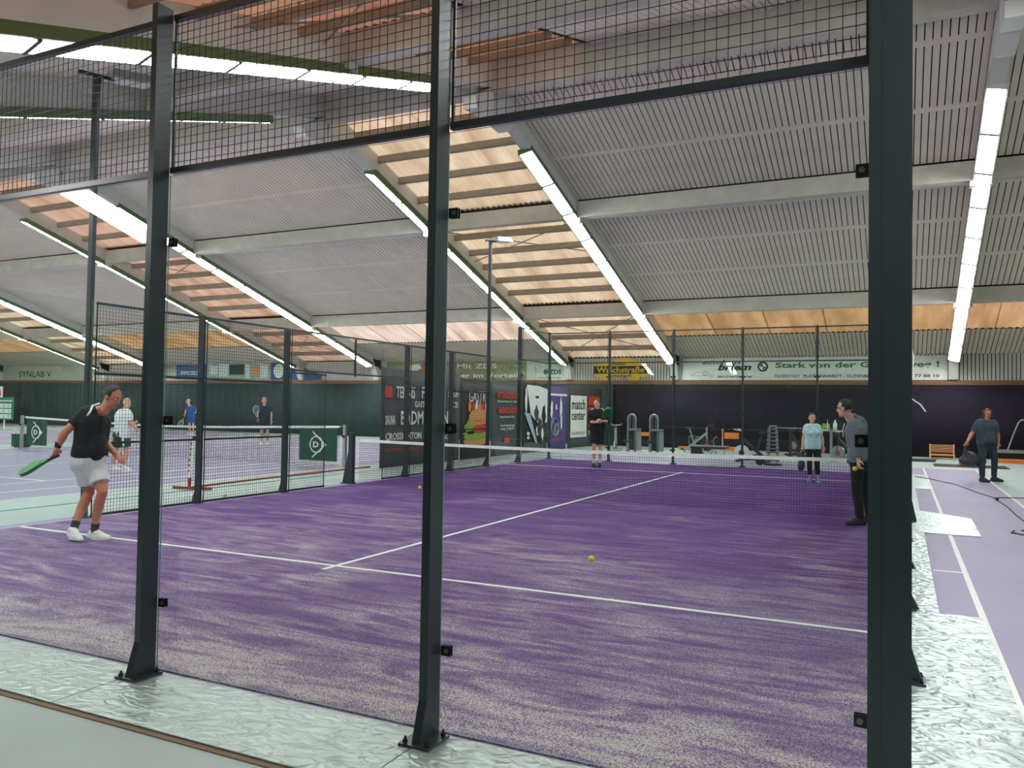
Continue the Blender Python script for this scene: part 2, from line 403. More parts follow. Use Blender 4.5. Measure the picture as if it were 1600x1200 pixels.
# curtains on the far wall, gently pleated
def pleats(x0, x1, y, z0, z1, amp, per, m, name, label):
    mb = MB(); n = max(2, int((x1-x0)/per*6)); fs = []
    for k in range(n+1):
        x = x0+(x1-x0)*k/n; d = amp*math.sin(2*PI*(x-x0)/per)+amp*.4*math.sin(x*2.3)
        mb.v += [(x, y-.02-abs(amp)*1.4+d, z0), (x, y-.02-abs(amp)*1.4+d, z1)]
    mb.add([(2*k, 2*k+2, 2*k+3, 2*k+1) for k in range(n)])
    o = mb.build(name, m, None, True); s = o.modifiers.new('thickness', 'SOLIDIFY'); s.thickness = .008; return tag(o, label, 'curtain')
pleats(-1.3, XR-.05, YW-.06, .02, 2.69, .012, 1.1, 'curtain_purple', 'backdrop_curtain', 'dark purple backdrop curtain covering the lower far wall behind the gym equipment')
pleats(XL+.1, -1.34, YW-.06, .02, 2.69, .03, .55, 'curtain_green', 'backdrop_curtain', 'dark green backdrop curtain along the lower far wall behind the left tennis courts')

# ceiling: rafters, cross beams, slotted planks, skylights
ce = struct('ceiling')
YP1, YP2, YT = 18.25, 24.95, 28.35
SEC = [(YR+.16, YP1), (YP1+.3, YP2), (YT, YW)]
BAYW = [(RAF[1]+.15, RAF[0]-.15), (RAF[0]+.15, XR), (RAF[3]+.15, RAF[2]-.15), (RAF[5]+.15, RAF[4]-.15), (RAF[7]+.15, RAF[6]-.15)]
BAYN = [(RAF[2]+.15, RAF[1]-.15), (RAF[4]+.15, RAF[3]-.15), (RAF[6]+.15, RAF[5]-.15), (XL, RAF[7]-.15)]
PITCH = .145
rest = MB()
plank_mesh = {}
for bi, (xa, xb) in enumerate(BAYW):
    xa0 = xa
    for near in (0, 1):
        xa = 4.0 if near and bi == 0 else xa0
        n = int((xb-xa)/PITCH); p = (xb-xa)/n
        for si, (ya, yb) in enumerate(SEC):
            a, b = (ya, yb) if not near else (2*YR-yb, 2*YR-ya)
            single = not near and (bi == 0 or (bi == 1 and si < 2))
            ea, eb = ((0, .4), (.3, .4), (0, .2))[si] if not near else ((.4, 0), (.4, .3), (.2, 0))[si]
            ea, eb = (min(a-ea, YR) if not near and si == 0 else a-ea), b+eb
            if near and si == 0: eb = max(eb, YR)
            back = MB(); slope_box(back, xa-.2, xb+.2, max(ea, YR) if not near else ea, min(eb, YR-.001) if near else eb, .05, .09); back.build('roof_backing', 'void_dark', ce)
            for k in range(n):
                x0 = xa+k*p+.012; x1 = xa+(k+1)*p-.012
                if single:
                    key = (bi, si)
                    if key not in plank_mesh:
                        m_ = MB(); slope_box(m_, x0, x1, a, b, 0, .022); plank_mesh[key] = (m_.mesh('plank', 'plank_white'), x0)
                    me, xr_ = plank_mesh[key]; put('plank', me, ce, (x0-xr_, 0, 0))
                else: slope_box(rest, x0, x1, a, b, 0, .022)
            # solid joints across the slots every two metres
            ys = [yy for yy in (14.2, 16.25, 19.3, 20.95, 22.95) if ya+.2 < yy < yb-.2]
            for yy in ys:
                q = yy if not near else 2*YR-yy
                m_ = MB(); slope_box(m_, xa, xb, q-.07, q+.07, -.006, .02); m_.build('joint_strip', 'plank_white', ce)
for xa, xb in BAYN:
    for ya, yb in ((YN, YR),):
        mb = MB(); slope_box(mb, xa-.1, xb+.1, ya, yb-.001, .0, .05); mb.build('plain_panel', 'plank_white', ce)
tag(rest.build('plank_field', 'plank_white', ce), kind='stuff')

def corrugated(x0, x1, ya, yb, m, parent, name='roof_sheet', lift=.06):
    mb = MB(); per = .177; n = max(4, int((x1-x0)/per)*4)
    for k in range(n+1):
        x = x0+(x1-x0)*k/n; d = .022*math.sin(2*PI*k/4+.4)
        mb.v += [(x, ya, zr(ya)+lift+d), (x, yb, zr(yb)+lift+d)]
    mb.add([(2*k, 2*k+2, 2*k+3, 2*k+1) for k in range(n)])
    return mb.build(name, m, parent, True)
wn = 0
SKYM = [['sheet_peach', 'sheet_brown'], ['sheet_rust', 'sheet_peach'], ['sheet_peach', 'sheet_rust'], ['sheet_peach', 'sheet_rust']]
for bi, (xa, xb) in enumerate(BAYN):
    for near in (0, 1):
        if near:
            if bi == 0: xa, xb = RAF[1]+.15, 3.95
            else: continue
        wn += 1; sk = struct('window_%d' % wn)
        ys = [YR+.16+1.05*k for k in range(5)]+[YP1, YP1+.3]+[YP1+.3+1.03*k for k in range(1, 6)]+[YP2, YP2+.3, 26.65, 27.95, 29.2, YW]
        ys = sorted(set(round(q, 3) for q in ys))
        for a, b in zip(ys, ys[1:]):
            if b-a < .35: continue
            p, q = (a, b) if not near else (2*YR-b, 2*YR-a)
            corrugated(xa-.1, xb+.1, p, q+.04, SKYM[bi][near], sk)
        for yy in ys[1:-1]:
            if abs(yy-YP1) < .35 or abs(yy-YP2) < .35: continue
            q = yy if not near else 2*YR-yy
            mb = MB(); slope_box(mb, xa, xb, q-.045, q+.045, -.14, .03); mb.build('purlin', 'timber', sk)
        for ya, yb in ((YR, YR+.2), (YP1-.02, YP1+.34), (YP2-.02, YP2+.34)):
            p, q = (ya, yb) if not near else (2*YR-yb, 2*YR-ya-.001)
            mb = MB(); slope_box(mb, xa-.2, xb+.2, p, q, .09, .12); mb.build('roof_backing', 'void_dark', ce)
        for ya, yb in ((19.0, 21.0), (25.6, 29.6)):        # wind bracing
            f = (lambda v: v) if not near else (lambda v: 2*YR-v)
            for u, v in ((xa, xb), (xb, xa)):
                mb = MB(); mb.cyl((u, f(ya), zr(f(ya))-.16), (v, f(yb), zr(f(yb))-.16), .018, n=6); mb.build('brace', 'timber', sk)
# light bands above the eaves in the wide bays
for bi, (xa, xb) in enumerate(BAYW):
    for near in (0, 1):
        wn += 1; sk = struct('window_%d' % wn); w = (xb-xa)/5
        for k in range(5):
            a, b = (YP2+.3, YT) if not near else (2*YR-YT, 2*YR-YP2-.3)
            corrugated(xa+k*w-.02, xa+(k+1)*w+.02, a, b, {0: 'sheet_amber', 1: 'sheet_amber', 2: 'sheet_pink', 3: 'sheet_amber', 4: 'sheet_amber'}[bi], sk, lift=.05)
# concrete cross beams and ridge beam between the rafters
xs = [XL]+sorted(RAF)+[XR]
for a, b in zip(xs, xs[1:]):
    for near in (0, 1):
        for yy in (YP1, YP2):
            p, q = (yy, yy+.3) if not near else (2*YR-yy-.3, 2*YR-yy)
            mb = MB(); z0 = min(zr(p), zr(q)); mb.box(a+.15, b-.15, p, q, z0-.42, z0+.05); mb.build('cross_beam', 'concrete', ce)
            for xx in (a+.2, b-.2): MB().box(xx-.06, xx+.06, p+.02, q-.02, z0-.55, z0-.42).build('beam_bracket', 'concrete', ce)
    MB().box(a+.13, b-.13, YR-.16, YR+.16, zr(YR)-.45, zr(YR)+.42).build('ridge_beam', 'concrete', ce)
MB().box(XL, XR, YR-.3, YR+.3, zr(YR)+.36, zr(YR)+.5).build('ridge_cap', 'void_dark', ce)
for x in RAF:
    for near in (0, 1):
        f = (lambda v: v) if not near else (lambda v: 2*YR-v)
        mb = MB(); a, b = sorted((f(YR+.02), f(YW))); b = b-.001 if near else b; slope_box(mb, x-.15, x+.15, a, b, -.44-.13*near, .06); mb.build('rafter', 'rafter_paint', ce)
        # deep ridge plate with the V-shaped gap between the two halves
        z = zr(YR); s = 1 if not near else -1
        mb = MB(); poly = [(.06, -.30), (.95, -.50-.3), (.85, -1.05), (.10, -.98), (.02, -.9)]
        mb.prism([(YR+s*p[0], z+p[1]) for p in (poly if s > 0 else poly[::-1])], (x-.17, 0, 0), Y, Z, .34); mb.build('ridge_plate', 'rafter_paint', ce)
        mb = MB(); yy = sorted((f(YW-.55), f(YW-.04)))
        poly = [(YW-.02, 2.9), (YW-.02, ZE), (YW-.75, ZE+.1), (YW-.2, 2.9)]
        mb.prism([(f(p[0]), p[1]) for p in (poly if near else poly[::-1])], (x-.15, 0, 0), Y, Z, .3); mb.build('knee', 'rafter_paint', ce)

# fluorescent rows along the rafters; tilted towards the court they light
ROWLAB = {(0, 0): 'fluorescent strip light row descending just right of the dark corner post',
 (1, 0): 'bright fluorescent strip light row sloping down towards the yellow car-shaped sign',
 (2, 0): 'green-backed strip light row passing behind the second glass-wall post',
 (3, 0): 'strip light row sloping down to the wall left of the grey sports banner',
 (4, 0): 'thin green-backed strip light row behind the first glass-wall post',
 (5, 0): 'strip light row at the far left, seen through the side glass',
 (1, 1): 'big bright strip light row crossing the top left corner of the picture',
 (2, 1): 'green-backed strip light row under the big row at top left'}
def light_row(i, near):
    x = RAF[i]; f = (lambda v: v) if not near else (lambda v: 2*YR-v); face = 1 if i in (1, 3, 5, 7) else -1
    ya, yb = 15.0, 29.7
    t = thing('strip_light_row', ROWLAB.get((i, near), 'fluorescent strip light row on the %s roof slope, %s rafter from the right wall' % ('near' if near else 'far', ('first', 'second', 'third', 'fourth', 'fifth', 'sixth', 'seventh')[i])), 'strip light', (x, f(ya), zr(f(ya))-.55), 'strip light rows under the roof')
    up = Vector((0, f(ya)-f(yb), zr(f(ya))-zr(f(yb)))).normalized()
    th = .26*face; nrm0 = Vector((0, 0, -1)); d = (Vector((0, f(yb), zr(f(yb))))-Vector((0, f(ya), zr(f(ya))))).normalized()
    side = X.copy(); dn = d.cross(side)
    if dn.z > 0: dn = -dn
    sd = (side*math.cos(th)+dn*(-math.sin(th))).normalized(); nn = (dn*math.cos(th)+side*math.sin(th)).normalized()   # width axis, light direction
    def P(y, a, b): return Vector((x, f(y), zr(f(y))-.52-.13*near))+sd*a+nn*b
    n = 10; L = (yb-ya)/n
    hb = MB()
    for (a0, b0, a1, b1) in ((-.20, -.10, -.17, .05), (.17, -.10, .20, .05), (-.20, -.12, .20, -.09)):
        p = [P(ya, a0, b0), P(ya, a1, b0), P(yb, a1, b0), P(yb, a0, b0), P(ya, a0, b1), P(ya, a1, b1), P(yb, a1, b1), P(yb, a0, b1)]
        hb.quad_box(p)
    for yy in (ya, yb-.02): hb.quad_box([P(yy, -.2, -.12), P(yy, .2, -.12), P(yy+.02, .2, -.12), P(yy+.02, -.2, -.12), P(yy, -.2, .05), P(yy, .2, .05), P(yy+.02, .2, .05), P(yy+.02, -.2, .05)])
    hb.build('housing', 'housing_green' if i else 'housing_white', t)
    for k in range(1, n):
        yy = ya+k*L; mb = MB(); mb.quad_box([P(yy-.03, -.19, -.05), P(yy-.03, .19, -.05), P(yy+.03, .19, -.05), P(yy+.03, -.19, -.05), P(yy-.03, -.17, .07), P(yy-.03, .17, .07), P(yy+.03, .17, .07), P(yy+.03, -.17, .07)]); mb.build('joint_cover', 'post_steel', t)
    for k in range(n):
        y0 = ya+k*L+.045; y1 = ya+(k+1)*L-.045
        mb = MB(); mb.quad_box([P(y0, -.155, .0), P(y0, .155, .0), P(y1, .155, .0), P(y1, -.155, .0), P(y0, -.14, .065), P(y0, .14, .065), P(y1, .14, .065), P(y1, -.14, .065)]); mb.build('diffuser', 'lamp_diffuser', t)
for i in range(7):
    for near in (0, 1): light_row(i, near)

# ------------------------------------------------------------------ padel court: turf, lines, steel plates
turf = thing('padel_turf', 'purple artificial turf dusted with pale sand inside the glass cage', 'turf', (0, 0, 0))
MB().box(.03, 9.97, .03, 19.97, 0, .012).build('carpet', 'turf_purple', turf)
for y in (3.05, 16.95): MB().box(.03, 9.97, y-.025, y+.025, .012, .016).build('service_line', 'line_white', turf)
MB().box(4.975, 5.025, 2.85, 17.15, .012, .0165).build('centre_line', 'line_white', turf)
def plate(poly, label, grp='steel floor plates around the cage'):
    mb = MB(); mb.prism(poly, (0, 0, .0055), X, Y, .008); o = mb.build('steel_plate', 'steel_sheet'); tag(o, label, 'steel plate', grp)
    return o
ordw = ['first', 'second', 'third', 'fourth', 'fifth']
for k in range(5):
    x1 = 10.66 if k == 0 else 10-2*k-.004; x0 = 10-2*(k+1)+.004
    plate([(x0, -.62), (x1, -.62), (x1, -.005), (x0, -.005)], 'shiny galvanised plate in front of the near glass wall, %s from the corner post' % ordw[k])
plate([(10.025, 0), (10.66, 0), (10.66, 3.96), (10.025, 3.96)], 'wide shiny galvanised plate right of the dark corner post, nearest the camera')
plate([(10.025, 3.965), (10.36, 3.965), (10.36, 8.83), (10.025, 8.83)], 'narrow galvanised plate along the right side wall between the two wide plates')
plate([(10.025, 8.835), (11.03, 8.835), (11.06, 10.85), (10.62, 11.36), (10.36, 11.6), (10.025, 11.6)], 'galvanised plate with slanted corner lying on the lilac court at the side entrance')
plate([(10.025, 11.605), (10.36, 11.605), (10.36, 15.9), (10.025, 15.9)], 'narrow galvanised plate along the right side wall beyond the side entrance')
plate([(10.025, 15.905), (10.66, 15.905), (10.66, 20.4), (10.025, 20.4)], 'wide galvanised plate at the far right corner of the cage')
plate([(-.62, 20.03), (10.02, 20.03), (10.02, 20.5), (-.62, 20.5)], 'long galvanised plate behind the far glass wall')

# ------------------------------------------------------------------ cage posts
def hexbolt(mb, x, y, z): mb.cyl((x, y, z), (x, y, z+.016), .013, n=6); mb.cyl((x, y, z+.016), (x, y, z+.03), .007, n=6)
def clamp_parts(mb, sgn):
    """glass clamp beside a post, local to its centre; sgn = side"""
    x0, x1 = (.0, .052) if sgn > 0 else (-.052, 0)
    mb.box(x0, x1, -.013, -.007, -.025, .025); mb.box(x0, x1, .007, .013, -.025, .025)
PM = {}
def post_meshes(h):
    if h in PM: return PM[h]
    d = {}
    mb = MB(); mb.box(-.0225, .0225, -.135, -.02, .012, h); d['column'] = mb.mesh('column', 'post_steel')
    mb = MB(); mb.quad_box([(-.0225, -.195, .012), (.0225, -.195, .012), (.0225, -.135, .012), (-.0225, -.135, .012), (-.0225, -.137, .20), (.0225, -.137, .20), (.0225, -.135, .20), (-.0225, -.135, .20)]); d['gusset'] = mb.mesh('gusset', 'post_steel')
    mb = MB(); mb.box(-.085, .085, -.215, -.02, .0, .012); d['base_plate'] = mb.mesh('base_plate', 'post_steel')
    mb = MB(); hexbolt(mb, 0, 0, 0); d['bolt'] = mb.mesh('bolt', 'clamp_black')
    mb = MB(); clamp_parts(mb, 1); d['clampR'] = mb.mesh('glass_clamp', 'clamp_black')
    mb = MB(); clamp_parts(mb, -1); d['clampL'] = mb.mesh('glass_clamp', 'clamp_black')
    mb = MB(); mb.cyl((0, 0, 0), (0, -.006, 0), .012, n=12); d['screw'] = mb.mesh('screw', 'bolt_zinc')
    PM[h] = d; return d
def post(x, y, h, rz, label, clamps='LR', z0=.0145, name='cage_post', grp='dark steel posts of the padel cage'):
    d = post_meshes(h); t = thing(name, label, 'post', (x, y, z0), grp, rz)
    for k in ('column', 'gusset', 'base_plate'): put(k, d[k], t)
    for bx, by in ((-.06, -.19), (.06, -.19), (-.06, -.04), (.06, -.04)): put('bolt', d['bolt'], t, (bx, by, .012))
    for z in (.41, 1.5, 2.575):
        for s in clamps:
            sx = .0225 if s == 'R' else -.0225
            c = put('glass_clamp', d['clamp'+s], t, (sx, 0, z)); put('screw', d['screw'], c, (.03 if s == 'R' else -.03, -.013, 0))
    return t
NX = [0, 2, 4.0, 6.052, 8.018, 9.988]          # near wall post centres
for k, x in enumerate(NX[:5]):
    lab = {4: 'dark steel post in the middle foreground, second left of the corner', 3: 'dark steel post just right of the player in white shorts', 2: 'dark steel post of the near glass wall left of the player in white shorts', 1: 'dark steel post of the near glass wall, second from its left corner', 0: 'dark steel post at the left corner of the near glass wall'}[k]
    post(x, 0, 4.0, 0, lab, 'LR' if k else 'R')
cp = post(9.988, 0, 4.0, 0, 'thick dark corner post in the right foreground of the cage', 'L', name='corner_post')
mb = MB(); mb.box(.023, .127, -.128, -.08, .006, 4.0); mb.build('side_column', 'post_steel', None); o = bpy.data.objects['side_column']; o.parent = cp
MB().box(.027, .3, -.127, -.078, -.0, .012).build('side_foot', 'post_steel').parent = cp
# side walls: posts every two metres, tall lamp poles at 4 and 16 m
def floodlight(x, y, sgn, label):
    t = thing('floodlight_pole', label, 'floodlight', (x, y, .0), 'court floodlights on tall poles')
    d = post_meshes(3.0)
    xo = x+(-.075 if sgn < 0 else .075)
    MB().box(xo-.04, xo+.04, y-.03, y+.03, .02, 6.15).build('pole', 'post_steel', t)
    MB().box(*sorted((x+sgn*.02, xo+sgn*.12)), y-.085, y+.085, .0005 if sgn < 0 else .0142, .02).build('base_plate', 'post_steel', t)
    MB().prism([(0, 0), (.1*sgn, 0), (0, .2)], (xo+.04*sgn, y+.02, .02), X, Z, .04).build('gusset', 'post_steel', t)
    hd = MB(); s = -sgn
    hd.bar((xo, y-.28, 6.13), (xo+s*.05, y+.2, 6.19), .05, .05); hd.build('arm', 'post_steel', t)
    lamp = MB(); c = Vector((xo+s*.12, y+.42, 6.27)); ax = Vector((s*.3, .95, .1)).normalized(); ay = Vector((-s*.95, .3, 0)).normalized(); az = ax.cross(ay)
    if az.z < 0: az = -az
    P = lambda a, b, c2: c+ax*a+ay*b+az*c2
    lamp.quad_box([P(-.3, -.17, -.05), P(.3, -.17, -.05), P(.3, .17, -.05), P(-.3, .17, -.05), P(-.26, -.13, .07), P(.26, -.13, .07), P(.26, .13, .07), P(-.26, .13, .07)])
    L = lamp.build('lamp_head', 'aluminium', t)
    g = MB(); g.quad_box([P(-.26, -.13, -.062), P(.26, -.13, -.062), P(.26, .13, -.062), P(-.26, .13, -.062), P(-.26, -.13, -.05), P(.26, -.13, -.05), P(.26, .13, -.05), P(-.26, .13, -.05)]); g.build('lamp_glass', 'housing_white', L)
floodlight(0, 4, -1, 'tall floodlight pole behind the player in white shorts, square lamp at top')
floodlight(0, 16, -1, 'tall floodlight pole in front of the burger banner')
floodlight(10, 4, 1, 'tall floodlight pole on the right side wall hidden behind the corner post, nearer one')
floodlight(10, 16, 1, 'tall floodlight pole on the right side wall hidden behind the corner post, farther one')
LABL = {2: 'dark post in the near glass part of the left side wall', 6: 'dark side wall post beside the white portable net upright', 8: 'dark side wall post in front of the green net banner with white arrow logo', 12: 'dark side wall post crossing the large lettering on the grey sports banner',
        14: 'dark side wall post just right of the second near post, left of the burger banner', 18: 'tall dark post between red-lettered and gym photo banners'}
for y, h in ((2, 4.0), (6, 3.0), (8, 3.0), (12, 3.0), (14, 3.0), (18, 4.0)):
    post(0, y, h, -PI/2, LABL[y], 'LR' if y in (2, 18) else '', z0=.0005)
    post(10, y, h, PI/2, 'dark right side wall post hidden behind the corner post, %s along' % {2: 'first', 6: 'second', 8: 'third', 12: 'fourth', 14: 'fifth', 18: 'sixth'}[y], 'LR' if y in (2, 18) else '')
FARL = ['tall dark post at the far left cage corner beside the purple banner', 'far glass wall post just right of the young player in black', 'far glass wall post between weight machines and low black bench', 'far glass wall post left of the dumbbell tower', 'far glass wall post above the woman in mint shirt', 'far right corner post of the cage']
for k in range(6): post(2*k, 20, 4.0, PI, FARL[k], 'LR' if 0 < k < 5 else ('L' if k == 0 else 'R'))
for x, s, lab in ((0, -1, 'short dark net post at the left side entrance'), (10, 1, 'short dark net post at the right side entrance')):
    t = thing('net_post', lab, 'net post', (x+s*.08, 10, .0145))
    xa = x+s*.08
    MB().box(xa-.05, xa+.05, 9.95, 10.05, .026, 1.05).build('column', 'post_steel', t)
    MB().box(*sorted((xa-s*.05, xa+s*.2)), 9.9, 10.1, .0145 if s > 0 else .0005, .026).build('base_plate', 'post_steel', t)
    mb = MB(); mb.prism([(0, 0), (s*.16, 0), (0, .75)] if s > 0 else [(0, 0), (0, .75), (s*.16, 0)], (xa+s*.05, 10.02, .026), X, Z, .04); mb.build('gusset', 'post_steel', t)
    for dy in (-.07, .07): b = MB(); hexbolt(b, xa+s*.12, 10+dy, .026); b.build('bolt', 'clamp_black', t)

# ------------------------------------------------------------------ glass and wire panels
def glass(x0, x1, y0, y1, label, z1=3.0):
    mb = MB(); mb.box(x0, x1, y0, y1, .03, z1); mb.m = [1, 1, 0, 1, 0, 1] if y1-y0 < x1-x0 else [1, 1, 1, 0, 1, 0]
    o = mb.build('glass_panel', ['court_glass', 'glass_edge']); tag(o, label, 'glass panel', 'glass panels of the padel cage'); return o
GN = ['near glass panel at the far left, outside the picture', 'near glass panel left of the player in white shorts, mostly outside the picture', 'near glass panel in front of the player in white shorts', 'near glass panel between the two free-standing near posts', 'near glass panel in front of the flying yellow ball']
for k in range(5):
    a = 0.02 if k == 0 else NX[k]+.012; b = NX[k+1]-.012
    glass(a, b, -.005, .005, GN[k])
for k in range(5):
    glass(2*k+.012, 2*k+1.988, 19.995, 20.005, 'far glass panel, %s from the far left corner' % ordw[k])
for x, sd in ((0, 'left'), (10, 'right')):
    for y0, nm in ((.012, 'nearest'), (2.012, 'second'), (16.012, 'third'), (18.012, 'farthest')):
        glass(x-.005, x+.005, y0, y0+1.976, '%s glass panel in the %s side wall of the cage' % (nm, sd))
def wire_panel(o, u, v, w, h, label, grp='black wire mesh panels of the padel cage', bars=(0, 1), r=.0024, pitch=.05):
    """framed welded-mesh panel; o lower left corner, u/v unit axes"""
    o, u, v = Vector(o), Vector(u), Vector(v); t = thing('mesh_panel', label, 'mesh panel', tuple(o), grp)
    mb = MB(); n = round(w/pitch); m = round(h/pitch)
    for k in range(1, n): mb.wire(o+u*(w*k/n), o+u*(w*k/n)+v*h, r)
    nz = u.cross(v)*(2*r)
    for k in range(1, m): mb.wire(o+v*(h*k/m)+nz, o+v*(h*k/m)+u*w+nz, r)
    tag(mb.build('wire_mesh', 'wire_steel', t), kind='stuff')
    for q in bars:
        mb = MB(); mb.bar(o+v*(h*q), o+v*(h*q)+u*w, .035, .035, v); mb.build('rail', 'post_steel', t)
    for q in (0, 1):
        mb = MB(); mb.bar(o+u*(.007+(w-.014)*q), o+u*(.007+(w-.014)*q)+v*h, .014, .014, u); mb.build('edge_bar', 'post_steel', t)
    return t
for k in range(5):
    a, b = NX[k]+.024, NX[k+1]-.024
    wire_panel((a, 0, 3.03), X, Z, b-a, .94, 'wire mesh panel on top of the near glass wall, %s from the corner post' % ordw[4-k])
    wire_panel((2*k+.028, 20.0, 3.03), X, Z, 1.944, .94, 'wire mesh panel on top of the far glass wall, %s from the far left corner' % ordw[k])
for x, sd in ((0, 'left'), (10, 'right')):
    for y0, nm in ((.02, 'nearest'), (18.03, 'farthest')): wire_panel((x, y0, 3.03), Y, Z, 1.94, .94, 'wire mesh panel above the %s glass of the %s side wall' % (nm, sd))
    for y0, w, nm in ((4.05, 1.92, 'beside the player in white shorts'), (6.03, 1.94, 'behind the portable net upright'), (8.03, 1.0, 'before the entrance'), (10.97, 1.0, 'after the entrance'), (12.03, 1.94, 'before the grey sports banner'), (14.03, 1.93, 'before the burger banner')):
        gate = y0 in (8.03, 10.97)
        wire_panel((x, y0, .04), Y, Z, w, 2.15 if gate else 2.94, '%s side wall mesh panel %s' % (sd, nm) if sd == 'left' else 'right side wall mesh panel behind the corner post, %s from the camera' % {4: 'first', 6: 'second', 8: 'third', 10: 'fourth', 12: 'fifth', 14: 'sixth'}[int(y0)], bars=(0, 1) if gate else (0, .337, .667, 1))
    wire_panel((x, 8.03, 2.24), Y, Z, 3.94, .74, '%s wire mesh panel bridging over the side entrance' % sd)
    if sd == 'left':
        tag(MB().box(-.05, -.02, 9.98, 10.02, 2.2, 3.0).build('door_mullion', 'post_steel'), 'short thin upright in the mesh above the left entrance', 'mullion')

# ------------------------------------------------------------------ nets and balls
def court_net(x0, x1, y, h0, hm, pitch, label, grp, band=.055, sway=0, low=.02):
    t = thing('court_net', label, 'net', ((x0+x1)/2, y, 0), grp); mb = MB(); cx = (x0+x1)/2; hw = (x1-x0)/2
    top = lambda x: hm+(h0-hm)*abs((x-cx)/hw)**1.3
    n = int((x1-x0)/pitch)
    for k in range(n+1):
        x = x0+(x1-x0)*k/n; mb.wire((x, y, low), (x, y, top(x)), .0023)
    m = int((hm-low)/pitch)
    for j in range(m):
        for q in range(12):
            xa = x0+(x1-x0)*q/12; xb = x0+(x1-x0)*(q+1)/12
            mb.wire((xa, y+.003, low+(top(xa)-low)*j/m), (xb, y+.003, low+(top(xb)-low)*j/m), .0023)
    tag(mb.build('netting', 'net_black', t), kind='stuff')
    mb = MB()
    for q in range(16):
        xa = x0+(x1-x0)*q/16; xb = x0+(x1-x0)*(q+1)/16
        mb.quad_box([(xa, y-.006, top(xa)-band), (xb, y-.006, top(xb)-band), (xb, y+.006, top(xb)-band), (xa, y+.006, top(xa)-band), (xa, y-.006, top(xa)), (xb, y-.006, top(xb)), (xb, y+.006, top(xb)), (xa, y+.006, top(xa))])
    mb.build('top_band', 'tape_white', t)
    for e, xe, s in ((0, x0, -1), (1, x1, 1)):
        mb = MB(); mb.cyl((xe, y, top(xe)-.03), (xe+s*.1, y, top(xe)-.01), .006, n=6); mb.build('tension_cord', 'tape_white', t)
    return t
court_net(.12, 9.86, 10, .92, .88, .042, 'low padel net with white top band across the purple turf', None)
tn = court_net(-15.86, -3.06, 13.4, 1.07, .93, .045, 'tennis net with white band on the lilac court left of the cage', None, band=.06)
mb = MB(); mb.box(-9.475, -9.425, 13.385, 13.392, .01, .93); mb.build('centre_strap', 'tape_white', tn)
for x, lab in ((-16.04, 'pale tennis net post at the far left behind the racket'), (-2.87, 'pale tennis net post beside the green arrow banner')):
    t = thing('tennis_post', lab, 'net post', (x, 13.4, .003)); MB().box(x-.04, x+.04, 13.36, 13.44, .003, 1.1).build('column', 'aluminium', t)
    MB().box(x-.09, x+.09, 13.31, 13.49, .003, .02).build('base_plate', 'aluminium', t); MB().cyl((x, 13.35, .8), (x, 13.30, .8), .03, n=8).build('winch', 'black_rubber', t)
def arrow_banner(x0, w, label):
    y = 13.38; t = thing('net_banner', label, 'banner', (x0, y, .1)); h = .84
    MB().box(x0, x0+w, y-.006, y, .14, .14+h).build('cloth', 'net_green', t)
    cx, cz = x0+w*.46, .14+h*.5; yy = y-.006; o = Vector((cx, yy, cz)); r = h*.23
    mb = MB()          # broken ring
    for k in range(22):
        a0 = .45+ (2*PI-.9)*k/22; a1 = .45+(2*PI-.9)*(k+1)/22
        p = [(math.cos(a)*q, math.sin(a)*q) for a, q in ((a0, r), (a1, r), (a1, r*1.16), (a0, r*1.16))][::-1]
        mb.prism(p[::-1], o, X, Z, .003)
    mb.build('logo_ring', 'print_white', t)
    for s in (1, -1):     # flying arrow: two long strokes meeting in the head
        a = Vector((-r*.7, 0, s*r*1.75)); b = Vector((r*1.55, 0, 0)); d = (b-a); nn = Vector((-d.z, 0, d.x)).normalized()*r*.09
        pts = [a-nn, a+nn, b+nn, b-nn]; mb = MB(); mb.prism([(p.x, p.z) for p in pts], o, X, Z, .0035); mb.build('logo_stroke', 'print_white', t)
    MB().prism([(r*.85, -r*.5), (r*1.75, 0), (r*.85, r*.5)], o, X, Z, .0045).build('logo_head', 'print_white', t)
    text('D', (cx-r*.55, yy, cz-r*.4), X, Z, r*.95, r*.8, 'print_white', t, bold=.03, name='logo_letter')
arrow_banner(-15.75, 1.02, 'green net banner with white arrow logo at the far left beside the racket')
arrow_banner(-4.35, 1.25, 'green net banner with white arrow logo seen between two side wall posts')
def ball(p, label, r=.034):
    mb = MB(); mb.ell(p, (r, 0, 0), (0, r, 0), (0, 0, r), 20, 14); o = mb.build('tennis_ball', 'ball_yellow', None, True)
    return tag(o, label, 'ball', 'yellow balls')
ball((7.226, 4.35, .085), 'yellow ball just above the turf in the middle of the near court')
ball((1.74, 9.75, .047), 'yellow ball resting at the foot of the net')
ball((-.28, 6.78, .036), 'yellow ball on the pale floor against the side wall mesh')

# ------------------------------------------------------------------ far wall signs
YS = YW-.05
def board(name, x0, x1, z0, z1, m, label, y=YS, th=.03):
    t = thing(name, label, 'sign', (x0, y, z0)); MB().box(x0, x1, y-th, y, z0, z1).build('board', m, t); return t
yf = YS-.031
def wtext(s, x0, z0, x1, z1, m, p, **k): return text(s, (x0, yf, z0), X, Z, x1-x0, z1-z0, m, p, **k)
sg = board('advertising_sign', 1.74, 11.63, 2.885, 3.80, 'sign_white', 'long white advertising sign with green slogan high on the far wall')
wtext('autohaus', 2.54, 3.55, 4.14, 3.72, 'print_black', sg, bold=.02, shear=.3)
wtext('briem', 3.18, 3.28, 4.55, 3.56, 'print_black', sg, bold=.04, shear=.3)
wtext('EIN STARKES TEAM', 3.18, 2.98, 4.55, 3.06, 'print_black', sg, bold=.02)
wtext('Stark von der Grund weg !', 5.49, 3.30, 11.36, 3.60, 'sign_green_text', sg, bold=.03)
